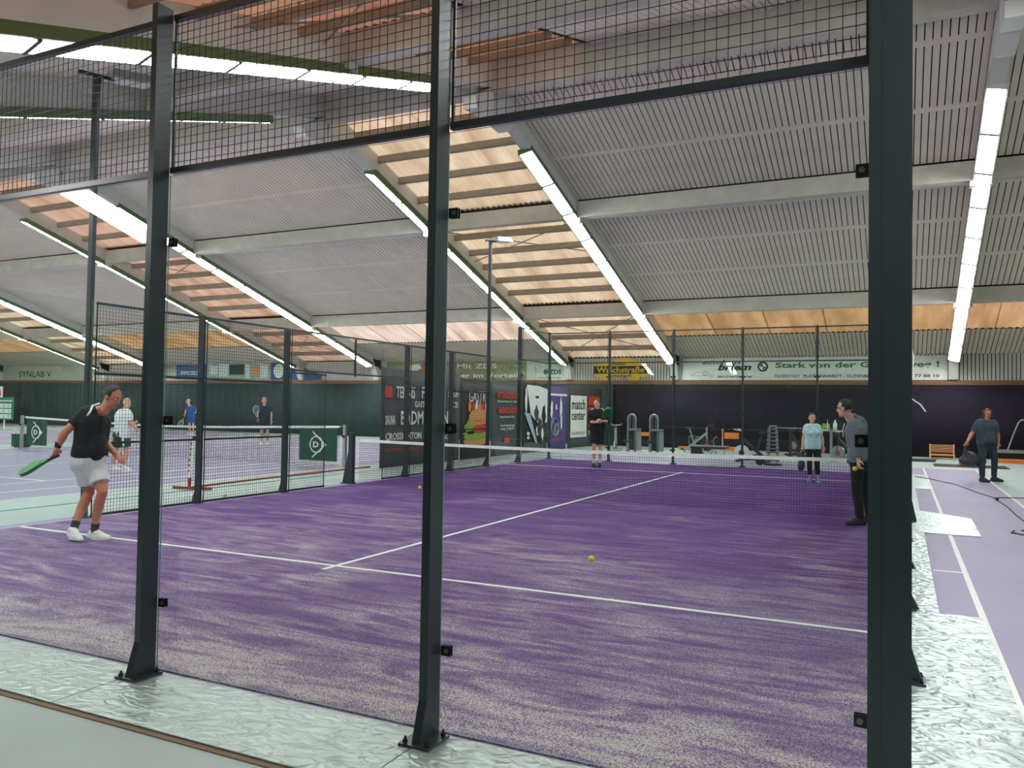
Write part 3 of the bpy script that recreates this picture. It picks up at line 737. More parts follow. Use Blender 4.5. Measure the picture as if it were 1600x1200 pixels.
wtext('FILDERSTADT', 5.47, 2.98, 6.46, 3.10, 'print_black', sg, bold=.005)
wtext('PLATTENHARDT - GUTENBERGSTR.', 6.57, 2.98, 9.6, 3.10, 'print_black', sg, bold=.02)
wtext('0711 / 77 88 10', 9.85, 2.98, 11.36, 3.10, 'print_black', sg, bold=.02)
mb = MB()
for a, b in (((2.06, 3.06), (2.3, 3.2)), ((2.3, 3.2), (2.55, 3.22)), ((2.55, 3.22), (2.6, 3.1)), ((2.06, 3.06), (2.5, 3.06)), ((2.5, 3.1), (3.0, 3.1)), ((2.6, 3.25), (2.85, 3.15)), ((2.7, 3.15), (2.7, 3.26)), ((2.55, 3.1), (3.0, 3.02))): mb.bar((a[0], yf, a[1]), (b[0], yf, b[1]), .006, .012)
mb.build('car_outline', 'print_black', sg)
def disc(mb, c, r, n=28, a0=0, a1=2*PI, y=yf, th=.004):
    full = abs(a1-a0) > 6.2
    pts = [(c[0]+r*math.cos(a0+(a1-a0)*k/n), c[1]+r*math.sin(a0+(a1-a0)*k/n)) for k in range(n if full else n+1)]
    if not full: pts = [(c[0], c[1])]+pts
    mb.prism(pts, (0, y, 0), X, Z, th)
c = (5.0, 3.43); mb = MB(); disc(mb, c, .21); em = mb.build('emblem', 'print_black', sg)
mb = MB(); disc(mb, c, .14, y=yf-.004); mb.build('emblem_core', 'print_white', em)
for k, a in enumerate((PI/2, 3*PI/2)):
    mb = MB(); disc(mb, c, .13, 10, a, a+PI/2, y=yf-.008); mb.build('emblem_quarter', 'sign_blue', em)
# yellow car-shaped sign
t = thing('car_sign', 'yellow car-shaped sign with black lettering band on the far wall', 'sign', (-1.07, YS, 2.77))
body = [(-2.28, 3.02), (-1.98, 3.02), (-1.9, 2.85), (-1.7, 2.77), (-1.5, 2.85), (-1.42, 3.02), (-.72, 3.02), (-.64, 2.85), (-.44, 2.77), (-.24, 2.85), (-.16, 3.02), (.15, 3.02), (.15, 3.48), (.1, 3.55), (-.25, 3.68), (-.6, 3.86), (-1.0, 3.88), (-1.25, 3.8), (-1.45, 3.68), (-1.8, 3.66), (-2.15, 3.58), (-2.28, 3.5)]
MB().prism(body, (0, YS, 0), X, Z, .03).build('board', 'sign_yellow', t)
MB().box(-2.28, .15, yf-.003, yf, 3.17, 3.50).build('band', 'print_black', t)
text('Auto', (-1.47, yf, 3.54), X, Z, .64, .17, 'print_black', t, bold=.02)
text('Walchstraße', (-2.16, yf-.003, 3.21), X, Z, 2.2, .26, 'sign_yellow', t, bold=.02)
text('Plattenhardt', (-1.62, yf, 3.02), X, Z, 1.1, .14, 'print_black', t, bold=.01)
# olive field sign
sg = board('advertising_sign', -13.4, -3.55, 2.885, 3.80, 'sign_olive', 'olive green advertising sign with white slogan above the hanging banners')
MB().box(-5.6, -3.55, yf-.002, yf, 2.885, 3.78).build('pale_field', 'sign_pale', sg)
wtext('Mit ZDS', -9.31, 3.44, -7.16, 3.67, 'print_white', sg, bold=.02)
wtext('immer im Vorteil', -10.15, 3.0, -6.04, 3.22, 'print_white', sg, bold=.02)
text('ZDS', (-4.45, yf-.002, 3.15), X, Z, .6, .22, 'print_black', sg, bold=.03)
text('IHR STEUERPLAN', (-4.93, yf-.002, 2.95), X, Z, 1.08, .08, 'print_black', sg)
mb = MB(); disc(mb, (-4.62, 3.26), .12, y=yf-.002); mb.build('logo_dot', 'print_black', sg)
MB().box(-11.3, -10.5, yf-.003, yf, 3.0, 3.7).build('red_square', 'print_red', sg)
mb = MB(); mb.prism([(-13.0, 3.1), (-12.4, 3.35), (-12.0, 3.62), (-11.5, 3.7), (-11.35, 3.5), (-11.7, 3.3), (-12.3, 3.2)], (0, yf, 0), X, Z, .003); mb.build('cloud', 'sign_white', sg)
# small signs farther left
sg = board('advertising_sign', -28.3, -25.95, 2.95, 3.80, 'sign_blue', 'plain dark blue sign with one white line of text on far wall, left'); wtext('IMMOBILIEN', -27.9, 3.2, -26.2, 3.42, 'print_white', sg)
sg = board('advertising_sign', -25.85, -21.15, 2.95, 3.85, 'print_pastel', 'pale green picture sign behind the left side wall mesh')
for k, (a, b, c0, d, m) in enumerate(((-25.6, -25.0, 3.2, 3.7, 'sign_white'), (-24.9, -24.2, 3.1, 3.8, 'sign_white'), (-24.1, -23.0, 3.2, 3.78, 'curtain_green'), (-22.9, -22.6, 3.0, 3.8, 'sign_white'), (-22.4, -21.9, 3.1, 3.7, 'print_bun'), (-21.8, -21.3, 3.0, 3.75, 'sign_white'))):
    MB().box(a, b, yf-.003, yf, c0, d).build('picture', m, sg)
sg = board('advertising_sign', -21.05, -19.95, 2.92, 3.85, 'sign_blue', 'blue sign with white oval emblem on the far wall'); mb = MB()
mb.prism([(-20.5+.36*math.cos(2*PI*k/28), 3.4+.4*math.sin(2*PI*k/28)) for k in range(28)], (0, yf, 0), X, Z, .004); mb.build('oval', 'sign_white', sg)
t = thing('advertising_sign', 'blue triangular sign leaning under the rafter on the far wall', 'sign', (-18.9, YS, 2.9)); MB().prism([(-19.8, 2.9), (-17.6, 2.9), (-17.6, 3.2), (-19.6, 3.75)], (0, YS, 0), X, Z, .03).build('board', 'sign_blue', t)
sg = board('advertising_sign', -43.6, -38.6, 2.92, 3.85, 'sign_pale', 'pale sign with dark lettering at the far left of the far wall'); wtext('SYNLAB V', -42.9, 3.1, -39.6, 3.5, 'print_black', sg)
# sagging wires under the left light band
for a, b, z in ((-25.5, -22.8, 4.3), (-22.8, -20.2, 4.3), (-30, -26.5, 4.0)):
    mb = MB(); mb.tube([(a+(b-a)*k/10, YW-.4, z-.35*(1-(2*k/10-1)**2)) for k in range(11)], .012, 5); tag(mb.build('hanging_wire', 'cable_dark'), 'thin dark wire sagging before the far wall above %s' % {-25.5: 'the picture sign', -22.8: 'the oval emblem sign', -30: 'the plain blue sign'}[a], 'wire', 'sagging wires')

# ------------------------------------------------------------------ hanging banners along the left of the cage
XB = -1.75
def banner(y0, y1, z0, z1, m, label, sag=.06):
    t = thing('hanging_banner', label, 'banner', (XB, y0, z0), 'banners hung along the left of the cage'); mb = MB(); n = 16; r = 6
    for k in range(n+1):
        s = k/n; top = z1-sag*(1-(abs((s*2) % 1-.5)*2)**2)*.7
        for j in range(r+1):
            q = j/r; w = .012*math.sin(s*9+j*.4)*q*(1-q)*2-.02
            for th in (0, .004): pass
            mb.v.append((XB+w-.012, y0+(y1-y0)*s, z0+(top-z0)*q))
    mb.add([(k*(r+1)+j, (k+1)*(r+1)+j, (k+1)*(r+1)+j+1, k*(r+1)+j+1) for k in range(n) for j in range(r)])
    o = mb.build('cloth', m, t, True); s = o.modifiers.new('thickness', 'SOLIDIFY'); s.thickness = .004
    for yy in (y0+.05, (y0+y1)/2, y1-.05):
        mb = MB(); mb.cyl((XB-.03, yy, z1-.02), (XB-.03, yy, 3.05), .004, n=5); mb.build('hanging_cord', 'cable_dark', t)
    return t
def btext(s, y0, z0, y1, z1, m, p, **k): return text(s, (XB, y0, z0), Y, Z, y1-y0, z1-z0, m, p, **k)
b = banner(13.4, 17.45, .02, 2.6, 'banner_grey', 'large dark grey banner listing sports in white capitals behind the net')
for s, y0, z0, y1, z1 in (('TENNIS', 14.05, 1.81, 14.95, 2.13), ('FITNESS', 15.29, 1.83, 16.5, 2.14), ('GASTRONOMIE', 14.94, 1.58, 16.4, 1.74), ('SAUNA', 13.58, 1.12, 14.03, 1.36), ('BADMINTON', 14.28, 1.11, 16.72, 1.48), ('CROSSMINTON', 13.60, .72, 15.3, .91), ('MITTAGSTISCH', 15.45, .67, 16.9, .78), ('SQUASH', 16.7, 1.85, 17.3, 2.1), ('SOCCER', 16.8, 1.58, 17.3, 1.75)): btext(s, y0, z0, y1, z1, 'print_white', b, bold=.02)
btext('ANMELDUNG IM CENTER', 13.58, .43, 16.65, .51, 'print_red', b)
MB().box(XB, XB+.003, 13.53, 13.87, 1.82, 2.12).build('red_square', 'print_red', b)
b = banner(17.5, 19.42, .015, 2.5, 'print_black', 'black banner with big hamburger photo and narrow white lettering')
btext('GASTRO', 17.97, 1.76, 19.33, 2.1, 'print_white', b, bold=.0)
def blob(y, z, ry, rz, m, name, wob=.15, n=26, lay=0):
    mb = MB(); random.seed(int(y*100)+int(z*1000)); mb.prism([(y+ry*math.cos(2*PI*k/n)*(1+random.uniform(-wob, wob)), z+rz*math.sin(2*PI*k/n)*(1+random.uniform(-wob, wob))) for k in range(n)], (XB+.003*lay, 0, 0), Y, Z, .003); mb.build(name, m, b)
blob(18.5, .56, .84, .13, 'print_bun', 'bun_base', .06); blob(18.45, .74, .86, .15, 'print_leaf', 'lettuce', .22, lay=1); blob(18.75, .93, .6, .13, 'print_tomato', 'meat', .14, lay=2)
blob(18.1, .98, .36, .22, 'print_leaf', 'lettuce', .2, lay=1); blob(18.6, 1.13, .66, .07, 'print_orange', 'cheese', .2, lay=3)
MB().prism([(17.95, 1.18), (19.25, 1.18), (19.22, 1.36), (19.05, 1.5), (18.6, 1.58), (18.15, 1.5), (17.98, 1.36)], (XB+.009, 0, 0), Y, Z, .003).build('bun_top', 'print_bun', b)
for k in range(6): blob(18.02+.22*k, 1.62, .1, .17, ('print_orange', 'print_tomato', 'print_white', 'print_orange', 'print_tomato', 'print_white')[k], 'garnish', .12, 10, 1)
b = banner(19.5, 21.6, .015, 2.52, 'banner_grey', 'dark grey banner with two lines of red capitals')
btext('MITTAGSTISCH', 19.85, 1.90, 21.36, 2.11, 'print_red', b, bold=.03); btext('ABENDKARTE', 19.93, 1.41, 21.37, 1.61, 'print_red', b, bold=.03)
btext('Montag bis Freitag von 12 - 14 Uhr', 19.87, 1.76, 21.37, 1.84, 'print_white', b); btext('Montag bis Freitag ab 18 Uhr', 20.07, 1.25, 21.18, 1.33, 'print_white', b)
btext('Tischreservierung\nTelefon 77 88 10', 20.1, .86, 21.19, 1.06, 'print_white', b)
for q in (20.43, 20.64): MB().box(XB, XB+.003, q, q+.17, .43, .6).build('red_mark', 'print_red', b)
b = banner(21.85, 24.05, .015, 2.55, 'print_black', 'banner with black and white gym photo beside the red-lettered banner', .12)
mb = MB(); mb.prism([(22.15, 2.42), (22.5, 1.4), (23.0, 1.1), (23.5, 1.0), (23.98, 1.1), (23.98, 2.3), (23.2, 2.4)], (XB, 0, 0), Y, Z, .003); mb.build('white_field', 'print_white', b)
mb = MB(); mb.prism([(21.95, 1.45), (22.45, 1.4), (23.1, .35), (22.95, .35)], (XB+.003, 0, 0), Y, Z, .003); mb.build('blue_slash', 'print_sky', b)
for (y, z, ry, rz, m) in ((22.1, 1.9, .1, .45, 'print_white'), (23.0, 1.35, .2, .3, 'banner_grey'), (23.3, .95, .2, .35, 'banner_grey'), (23.65, 1.3, .18, .45, 'print_black'), (23.1, .75, .12, .2, 'print_white'), (23.55, .65, .1, .2, 'print_white'), (23.05, 2.0, .15, .05, 'print_black'), (22.3, .7, .12, .06, 'print_white'), (22.3, .55, .12, .05, 'print_white')): blob(y, z, ry, rz, m, 'photo_shape', .3, 16, 2)
b = banner(24.2, 25.95, .02, 2.46, 'banner_purple', 'purple banner with white stripe and tennis racket print')
MB().box(XB, XB+.003, 24.22, 25.9, 2.08, 2.16).build('stripe', 'print_white', b)
mb = MB()
for k in range(24):
    a0, a1 = 2*PI*k/24, 2*PI*(k+1)/24; mb.bar((XB, 24.75+.36*math.cos(a0), .9+.34*math.sin(a0)), (XB, 24.75+.36*math.cos(a1), .9+.34*math.sin(a1)), .004, .06, X)
for a in (.5, 2.6, 4.5): mb.bar((XB, 24.75, .9), (XB, 24.75+.34*math.cos(a), .9+.32*math.sin(a)), .004, .05, X)
mb.build('ring_print', 'print_pastel', b)
for (y, z, ry, rz) in ((24.4, 1.55, .1, .35), (25.3, 1.6, .12, .38), (25.35, 1.1, .08, .3), (24.85, 1.65, .07, .12)): blob(y, z, ry, rz, 'print_white', 'player_shape', .3, 16, 1)
btext('TENNISSCHULE', 24.5, .42, 25.6, .52, 'print_red', b)
b = banner(26.1, 28.25, .02, 2.5, 'banner_grey', 'dark banner with large white field and rounded black letters')
MB().box(XB, XB+.003, 26.32, 28.14, .44, 2.13).build('white_field', 'print_white', b)
XB += .003
btext('match', 26.44, 1.56, 27.94, 1.99, 'print_black', b, bold=.02); btext('center', 26.44, 1.13, 27.94, 1.47, 'print_black', b, bold=.02); btext('FILDERSTADT', 26.46, .54, 27.97, .66, 'banner_grey', b)
XB -= .003
b = banner(28.3, 30.1, .02, 2.5, 'banner_grey', 'dark banner with red blocks behind the young player in black')
for z0, z1 in ((1.75, 2.13), (1.25, 1.68), (.8, 1.18)): MB().box(XB, XB+.003, 28.36, 29.8, z0, z1).build('red_block', 'print_red', b)
btext('mc', 28.36, .5, 28.9, .68, 'print_white', b)

# ------------------------------------------------------------------ left side: scoreboard, portable net frame
t = thing('scoreboard', 'green scoreboard with white number panels at the left edge', 'scoreboard', (-33.0, 23.4, .003))
MB().box(-33.9, -32.3, 23.38, 23.42, .53, 1.72).build('board', 'board_green', t)
for j, z in enumerate((.6, .88, 1.16)):
    pn = MB().box(-33.8, -32.45, 23.372, 23.38, z, z+.22).build('number_panel', 'print_white', t)
    text('0  6  3', (-33.6, 23.371, z+.05), X, Z, 1.0, .12, 'board_green', pn)
MB().box(-33.8, -32.4, 23.372, 23.38, 1.5, 1.56).build('title_strip', 'print_white', t)
for x in (-33.05,): MB().cyl((x, 23.4, .02), (x, 23.4, .53), .03, n=8).build('leg', 'print_white', t)
MB().box(-33.5, -32.6, 23.2, 23.6, .003, .03).build('foot', 'aluminium', t)
t = thing('small_sign', 'small white sign with red mark on top of the scoreboard', 'sign', (-33.5, 23.4, 1.72)); MB().box(-33.9, -33.26, 23.39, 23.41, 1.725, 2.3).build('board', 'print_white', t); MB().prism([(-33.75, 1.8), (-33.36, 1.8), (-33.45, 2.15)], (0, 23.39, 0), X, Z, .004).build('red_mark', 'print_red', t)
t = thing('ball_box', 'dark box on the floor beside the far left tennis post', 'box', (-16.8, 13.9, .003)); MB().box(-17.05, -16.6, 13.7, 14.1, .03, .42).build('body', 'net_green', t); MB().box(-17.07, -16.58, 13.68, 14.12, .42, .45).build('rim', 'black_rubber', t)
for dx in (-17.0, -16.66): MB().box(dx, dx+.05, 13.75, 14.05, .003, .03).build('runner', 'black_rubber', t)
t = thing('portable_net_frame', 'portable net frame with red floor bars and white lettered upright', 'net frame', (-1.8, 7.4, .003))
MB().bar((-2.1, 7.3, .035), (-1.35, 7.5, .035), .05, .05).build('foot_bar', 'red_metal', t)
MB().tube([(-1.75, 7.45, .05), (-1.85, 9.3, .06), (-1.95, 11.5, .06), (-2.0, 13.3, .06)], .022).build('long_bar', 'red_metal', t)
MB().cyl((-1.82, 7.42, .06), (-1.82, 7.42, .22), .03, n=10).build('socket', 'red_metal', t)
MB().cyl((-1.82, 7.42, .22), (-1.75, 7.44, .95), .032, n=12).build('upright', 'tape_white', t)
for k in range(6): MB().box(-1.835+.0095*k, -1.80+.0095*k, 7.385, 7.39, .33+.1*k, .37+.1*k).build('letter_mark', 'red_metal', t)
MB().cyl((-1.75, 7.44, .95), (-1.75, 7.44, .99), .04, n=10).build('cap', 'post_steel', t)

# ------------------------------------------------------------------ gym equipment behind the cage
def weight_machine(x, y, label):
    t = thing('weight_machine', label, 'gym machine', (x, y, 0), 'grey weight machines'); z1 = 1.42
    pts = [(x-.14, y, .05), (x-.14, y, 1.27)]+[(x+.14*math.cos(PI-PI*k/8), y, 1.27+.15*math.sin(PI*k/8)) for k in range(1, 8)]+[(x+.14, y, 1.27), (x+.14, y, .05)]
    MB().tube(pts, .042, 10).build('arch_frame', 'grey_metal', t, True)
    for k in range(14): MB().box(x-.085, x+.085, y-.05, y+.05, .12+.05*k, .165+.05*k).build('weight_block', 'black_rubber', t)
    for dx in (-.05, .05): MB().cyl((x+dx, y, .05), (x+dx, y, 1.38), .009, n=6).build('guide_rod', 'aluminium', t)
    MB().box(x+.2, x+.37, y-.05, y+.0, .1, .82).build('shroud', 'aluminium', t)
    MB().bar((x-.1, y-.08, .87), (x+.38, y-.1, .88), .07, .07).build('arm_pad', 'grey_metal', t)
    MB().box(x-.2, x+.4, y-.09, y+.09, .003, .06).build('base', 'grey_metal', t)
    MB().box(x-.05, x+.05, y-.75, y-.09, .003, .07).build('floor_beam', 'grey_metal', t)
    MB().box(x-.16, x+.16, y-.62, y-.32, .42, .5).build('seat', 'black_rubber', t); MB().box(x-.04, x+.04, y-.52, y-.42, .07, .42).build('seat_post', 'grey_metal', t)
weight_machine(1.16, 25.1, 'grey arch-topped weight machine, left one of two beside each other')
weight_machine(2.02, 25.0, 'grey arch-topped weight machine, right one of two beside each other')
def bike(x, y, label, rz, m='black_rubber', wheel='grey_metal', grp='exercise bikes'):
    t = thing('exercise_bike', label, 'exercise bike', (x, y, 0), grp); c, s = math.cos(rz), math.sin(rz)
    P = lambda a, b, z: (x+a*c-b*s, y+a*s+b*c, z)
    w = MB(); w.cyl(P(.42, -.03, .3), P(.42, .03, .3), .24, n=24); w.build('flywheel', wheel, t)
    w = MB(); w.cyl(P(.42, -.035, .3), P(.42, .035, .3), .09, n=16); w.build('hub', 'red_metal', t)
    w = MB()
    w.bar(P(-.35, 0, .12), P(.42, 0, .75), .07, .09); w.bar(P(.42, 0, .3), P(.42, 0, .98), .06, .06, P(1, 0, 0)); w.bar(P(-.05, 0, .35), P(-.22, 0, .9), .05, .05); w.bar(P(-.35, 0, .12), P(.5, 0, .08), .06, .06); w.build('frame', m, t)
    w = MB(); w.ell(P(-.24, 0, .94), Vector(P(.14, 0, 0))-Vector((x, y, 0)), Vector(P(0, .09, 0))-Vector((x, y, 0)), (0, 0, .04), 14, 8); w.build('saddle', 'black_rubber', t, True)
    for q in (-1, 1):
        w = MB(); w.tube([P(.42, 0, .98), P(.45, q*.2, 1.0), P(.62, q*.2, 1.04)], .018, 6); w.build('handlebar', wheel, t)
    for a in (-.4, .5):
        w = MB(); w.cyl(P(a, -.26, .05), P(a, .26, .05), .035, n=8); w.build('foot_tube', m, t)
    w = MB(); w.box(x-.04, x+.04, y-.15, y+.15, .22, .26); w.build('pedals', 'black_rubber', t)
bike(5.95, 22.6, 'spinning bike with pale flywheel standing left of the dumbbell tower', PI*.95, 'black_rubber', 'housing_white')
bike(6.75, 27.2, 'dark exercise bike behind the barbell, right of the dumbbell tower', 2.2)
bike(3.0, 27.3, 'slim white exercise bike between weight machine and far wall post', .2, 'aluminium', 'black_rubber')
bike(.15, 26.2, 'grey exercise bike partly behind the young player in black', 1.8, 'grey_metal', 'grey_metal')
bike(8.6, 24.4, 'dark exercise bike behind the man in the grey hoodie', 2.6)
bike(9.3, 26.0, 'dark exercise bike farther back behind the man in the grey hoodie', 1.9)
def long_bench(x0, x1, y, label):
    t = thing('padded_bench', label, 'bench', ((x0+x1)/2, y, 0)); MB().box(x0, x1, y-.3, y+.3, .28, .34).build('carriage', 'black_rubber', t); MB().box(x0-.02, x1+.02, y-.32, y+.32, .34, .37).build('top_pad', 'grey_metal', t)
    for xx in (x0+.45*(x1-x0), x0+.8*(x1-x0)):
        MB().tube([(xx-.12, y-.25, .28), (xx-.1, y-.25, .12), (xx, y-.25, .03), (xx+.14, y-.25, .03), (xx+.2, y-.25, .12), (xx+.22, y-.25, .28)], .028).build('curved_leg', 'aluminium', t)
    MB().box(x0+.02, x0+.35, y-.26, y+.26, .003, .28).build('end_box', 'black_rubber', t)
    for xx in (x0+.1, x0+.75): MB().tube([(xx, y+.2, .36), (xx-.05, y+.2, .55), (xx+.02, y+.2, .66), (xx+.1, y+.2, .68)], .012).build('handle', 'aluminium', t)
long_bench(3.36, 4.6, 25.2, 'low black padded bench with curved pale legs before the far purple curtain')
t = thing('springboard_frame', 'upright wooden frame with orange padded rolls against the far curtain', 'exercise frame', (3.86, 30.05, 0))
for x in (3.46, 4.24): MB().box(x, x+.05, 30.0, 30.06, .003, .86).build('upright', 'pale_wood', t)
MB().box(3.57, 4.15, 29.94, 30.04, .47, .72).build('upper_pad', 'orange_pad', t); MB().box(3.55, 4.17, 29.8, 30.06, .003, .14).build('lower_pad', 'orange_pad', t)
t = thing('orange_step', 'low orange wooden step near the slim white exercise bike', 'step', (2.45, 29.0, 0)); MB().box(1.95, 3.1, 28.8, 29.2, .08, .14).build('top', 'orange_pad', t)
for x in (2.0, 2.95): MB().box(x, x+.08, 28.82, 29.18, .003, .08).build('leg', 'orange_pad', t)
MB().tube([(2.35, 29.0, .14), (2.35, 29.0, .55), (2.6, 29.0, .58)], .012).build('handle', 'aluminium', t)
t = thing('orange_step', 'low orange wooden box left of the weight machines', 'step', (.75, 28.3, 0)); MB().box(.35, 1.05, 28.1, 28.5, .55, .68).build('top', 'orange_pad', t)
for x in (.4, .95): MB().box(x, x+.06, 28.15, 28.45, .003, .55).build('leg', 'pale_wood', t)
# dumbbell tower
t = thing('dumbbell_rack', 'tall chrome dumbbell tower standing behind the net', 'dumbbell rack', (6.62, 21.7, 0))
MB().cyl((6.62, 21.7, .003), (6.62, 21.7, .05), .26, n=20).build('base', 'black_rubber', t)
for dx in (-.09, .09): MB().bar((6.62+dx*1.4, 21.7, .05), (6.62+dx, 21.7, 1.18), .03, .05).build('upright', 'aluminium', t)
MB().box(6.51, 6.73, 21.67, 21.73, 1.15, 1.2).build('top_bar', 'aluminium', t)
for k in range(9):
    z = .16+.118*k; w = .20-.008*k
    d = thing('dumbbell', 'chrome dumbbell in the tower, %s from the bottom' % ['first', 'second', 'third', 'fourth', 'fifth', 'sixth', 'seventh', 'eighth', 'ninth'][k], 'dumbbell', (6.62, 21.6, z), 'dumbbells in the tower')
    MB().cyl((6.62-w*.6, 21.6, z), (6.62+w*.6, 21.6, z), .014, n=8).build('grip', 'bolt_zinc', d)
    for s in (-1, 1): MB().cyl((6.62+s*w*.55, 21.6, z), (6.62+s*w*1.0, 21.6, z), .046, n=12).build('head', 'grey_metal', d)
    MB().box(6.62-.12, 6.62+.12, 21.6, 21.7, z-.03, z-.016).build('cradle', 'aluminium', t)
for x, y, r, m, lab in ((5.98, 23.2, .13, 'ball_blue', 'blue exercise ball beside the spinning bike'), (6.28, 21.45, .14, 'black_rubber', 'black medicine ball left of the dumbbell tower foot')):
    mb = MB(); mb.ell((x, y, r+.003), (r, 0, 0), (0, r, 0), (0, 0, r), 20, 14); tag(mb.build('exercise_ball', m, None, True), lab, 'ball')
# barbell stand
t = thing('barbell_stand', 'dark stand carrying a long barbell behind the woman in mint shirt', 'barbell stand', (7.0, 26.8, 0))
for x in (6.5, 7.5):
    MB().box(x-.04, x+.04, 26.78, 26.86, .05, 1.0).build('upright', 'black_rubber', t); MB().box(x-.05, x+.05, 26.5, 27.1, .003, .06).build('foot', 'black_rubber', t)
MB().cyl((6.1, 26.76, 1.03), (7.95, 26.76, 1.03), .02, n=8).build('bar', 'aluminium', t)
MB().box(6.5, 7.5, 26.79, 26.85, .2, .28).build('cross_bar', 'black_rubber', t)
# high table with bottles
t = thing('high_table', 'grey high table with bottles beside the woman in mint shirt', 'table', (7.9, 26.5, 0))
MB().box(7.55, 8.35, 26.2, 26.8, .95, .985).build('table_top', 'grey_metal', t); MB().cyl((7.9, 26.5, .02), (7.9, 26.5, .95), .05, n=12).build('column', 'aluminium', t); MB().cyl((7.9, 26.5, .003), (7.9, 26.5, .03), .28, n=20).build('foot', 'grey_metal', t)
def bottle(x, y, z, h, r, label, m='bottle_white'):
    t = thing('bottle', label, 'bottle', (x, y, z), 'bottles on the high table'); b = MB(); rings = [(0, r), (h*.6, r), (h*.75, r*.55), (h*.82, r*.35), (h*.92, r*.35)]; prev = None
    for q, rr in rings:
        i = b.ring(Vector((x, y, z+q)), 14, X*rr, Y*rr)
        if prev is not None: b.add([(prev+k, prev+(k+1) % 14, i+(k+1) % 14, i+k) for k in range(14)])
        prev = i
    b.add([tuple(prev+k for k in range(14)), tuple(range(13, -1, -1))]); b.build('body', m, t, True); MB().cyl((x, y, z+h*.92), (x, y, z+h), r*.4, n=10).build('cap', m, t)
bottle(8.02, 26.45, .987, .37, .065, 'white spray bottle on the high table'); bottle(7.78, 26.4, .987, .38, .018, 'tall thin white bottle on the high table')
t = thing('wipe_box', 'pale box with green label on the high table', 'box', (7.68, 26.45, .987)); MB().box(7.6, 7.84, 26.48, 26.62, .987, 1.1).build('body', 'bottle_white', t); MB().box(7.6, 7.84, 26.475, 26.48, 1.03, 1.08).build('label_strip', 'board_green', t); MB().box(7.6, 7.84, 26.48, 26.62, 1.1, 1.22).build('leaf_pack', 'print_leaf', t)
t = thing('step_platform', 'low grey step platform on the floor beyond the net, right of the high table', 'step', (8.5, 25.6, 0)); MB().box(8.1, 8.95, 25.4, 25.8, .1, .15).build('top', 'grey_metal', t)
for x in (8.14, 8.8): MB().box(x, x+.1, 25.42, 25.78, .003, .1).build('leg', 'black_rubber', t)
# slatted bench, mats, orange platform at right
t = thing('slatted_bench', 'small slatted wooden bench with orange seat against the purple curtain', 'bench', (11.4, 29.4, 0))
for x in (11.0, 11.76):
    MB().box(x, x+.045, 29.2, 29.25, .003, .16).build('leg', 'pale_wood', t); MB().box(x, x+.045, 29.5, 29.55, .003, .53).build('leg', 'pale_wood', t); MB().box(x, x+.045, 29.25, 29.5, .08, .12).build('rail', 'pale_wood', t)
for k in range(5): MB().box(11.045, 11.76, 29.505, 29.53, .24+.058*k, .27+.058*k).build('slat', 'pale_wood', t)
MB().box(11.045, 11.76, 29.2, 29.5, .12, .18).build('seat', 'orange_pad', t)
def mat_rect(poly, label): tag(MB().prism(poly, (0, 0, .004), X, Y, .012).build('gym_mat', 'black_rubber'), label, 'mat', 'dark floor mats')
mat_rect([(11.0, 24.6), (13.0, 24.6), (13.0, 26.0), (11.0, 26.0)], 'dark thin mat on the pale floor behind the man in dark polo')
mat_rect([(9.6, 26.9), (11.1, 26.9), (11.2, 28.6), (9.6, 28.6)], 'dark thin mat on the pale floor left of the slatted bench')
t = thing('exercise_platform', 'long grey exercise platform with bent tube handle at right edge', 'exercise machine', (14.2, 28.9, 0)); MB().box(12.9, 15.6, 28.6, 29.2, .32, .42).build('deck', 'grey_metal', t); MB().box(13.0, 15.5, 28.75, 29.05, .003, .32).build('plinth', 'black_rubber', t)
MB().tube([(13.35, 28.65, .42), (13.5, 28.65, .9), (13.66, 28.65, 1.35), (13.74, 28.65, 1.45), (13.9, 28.65, 1.48), (14.3, 28.65, 1.46)], .022).build('handle', 'aluminium', t)
t = thing('orange_step', 'long low orange box in front of the grey exercise platform', 'step', (13.9, 28.2, 0)); MB().box(13.05, 14.8, 28.0, 28.4, .003, .1).build('body', 'orange_pad', t); MB().box(13.03, 14.82, 27.98, 28.42, .1, .13).build('top', 'orange_pad', t)
t = thing('plastic_sack', 'dark grey plastic sack with orange object on the mat behind man in polo', 'sack', (12.0, 25.3, .016)); mb = MB()
mb.ell((12.0, 25.3, .24), (.24, 0, 0), (0, .2, 0), (0, 0, .235), 14, 10); mb.ell((12.28, 25.35, .17), (.18, 0, 0), (0, .16, 0), (0, 0, .16), 12, 8); o = remesh(mb, .025, 'sack_body', 'bag_grey', 2, .016, t)
mb = MB(); mb.ell((11.78, 25.1, .12), (.09, 0, 0), (0, .09, 0), (0, 0, .1), 14, 10); mb.build('orange_ball', 'orange_pad', t, True)

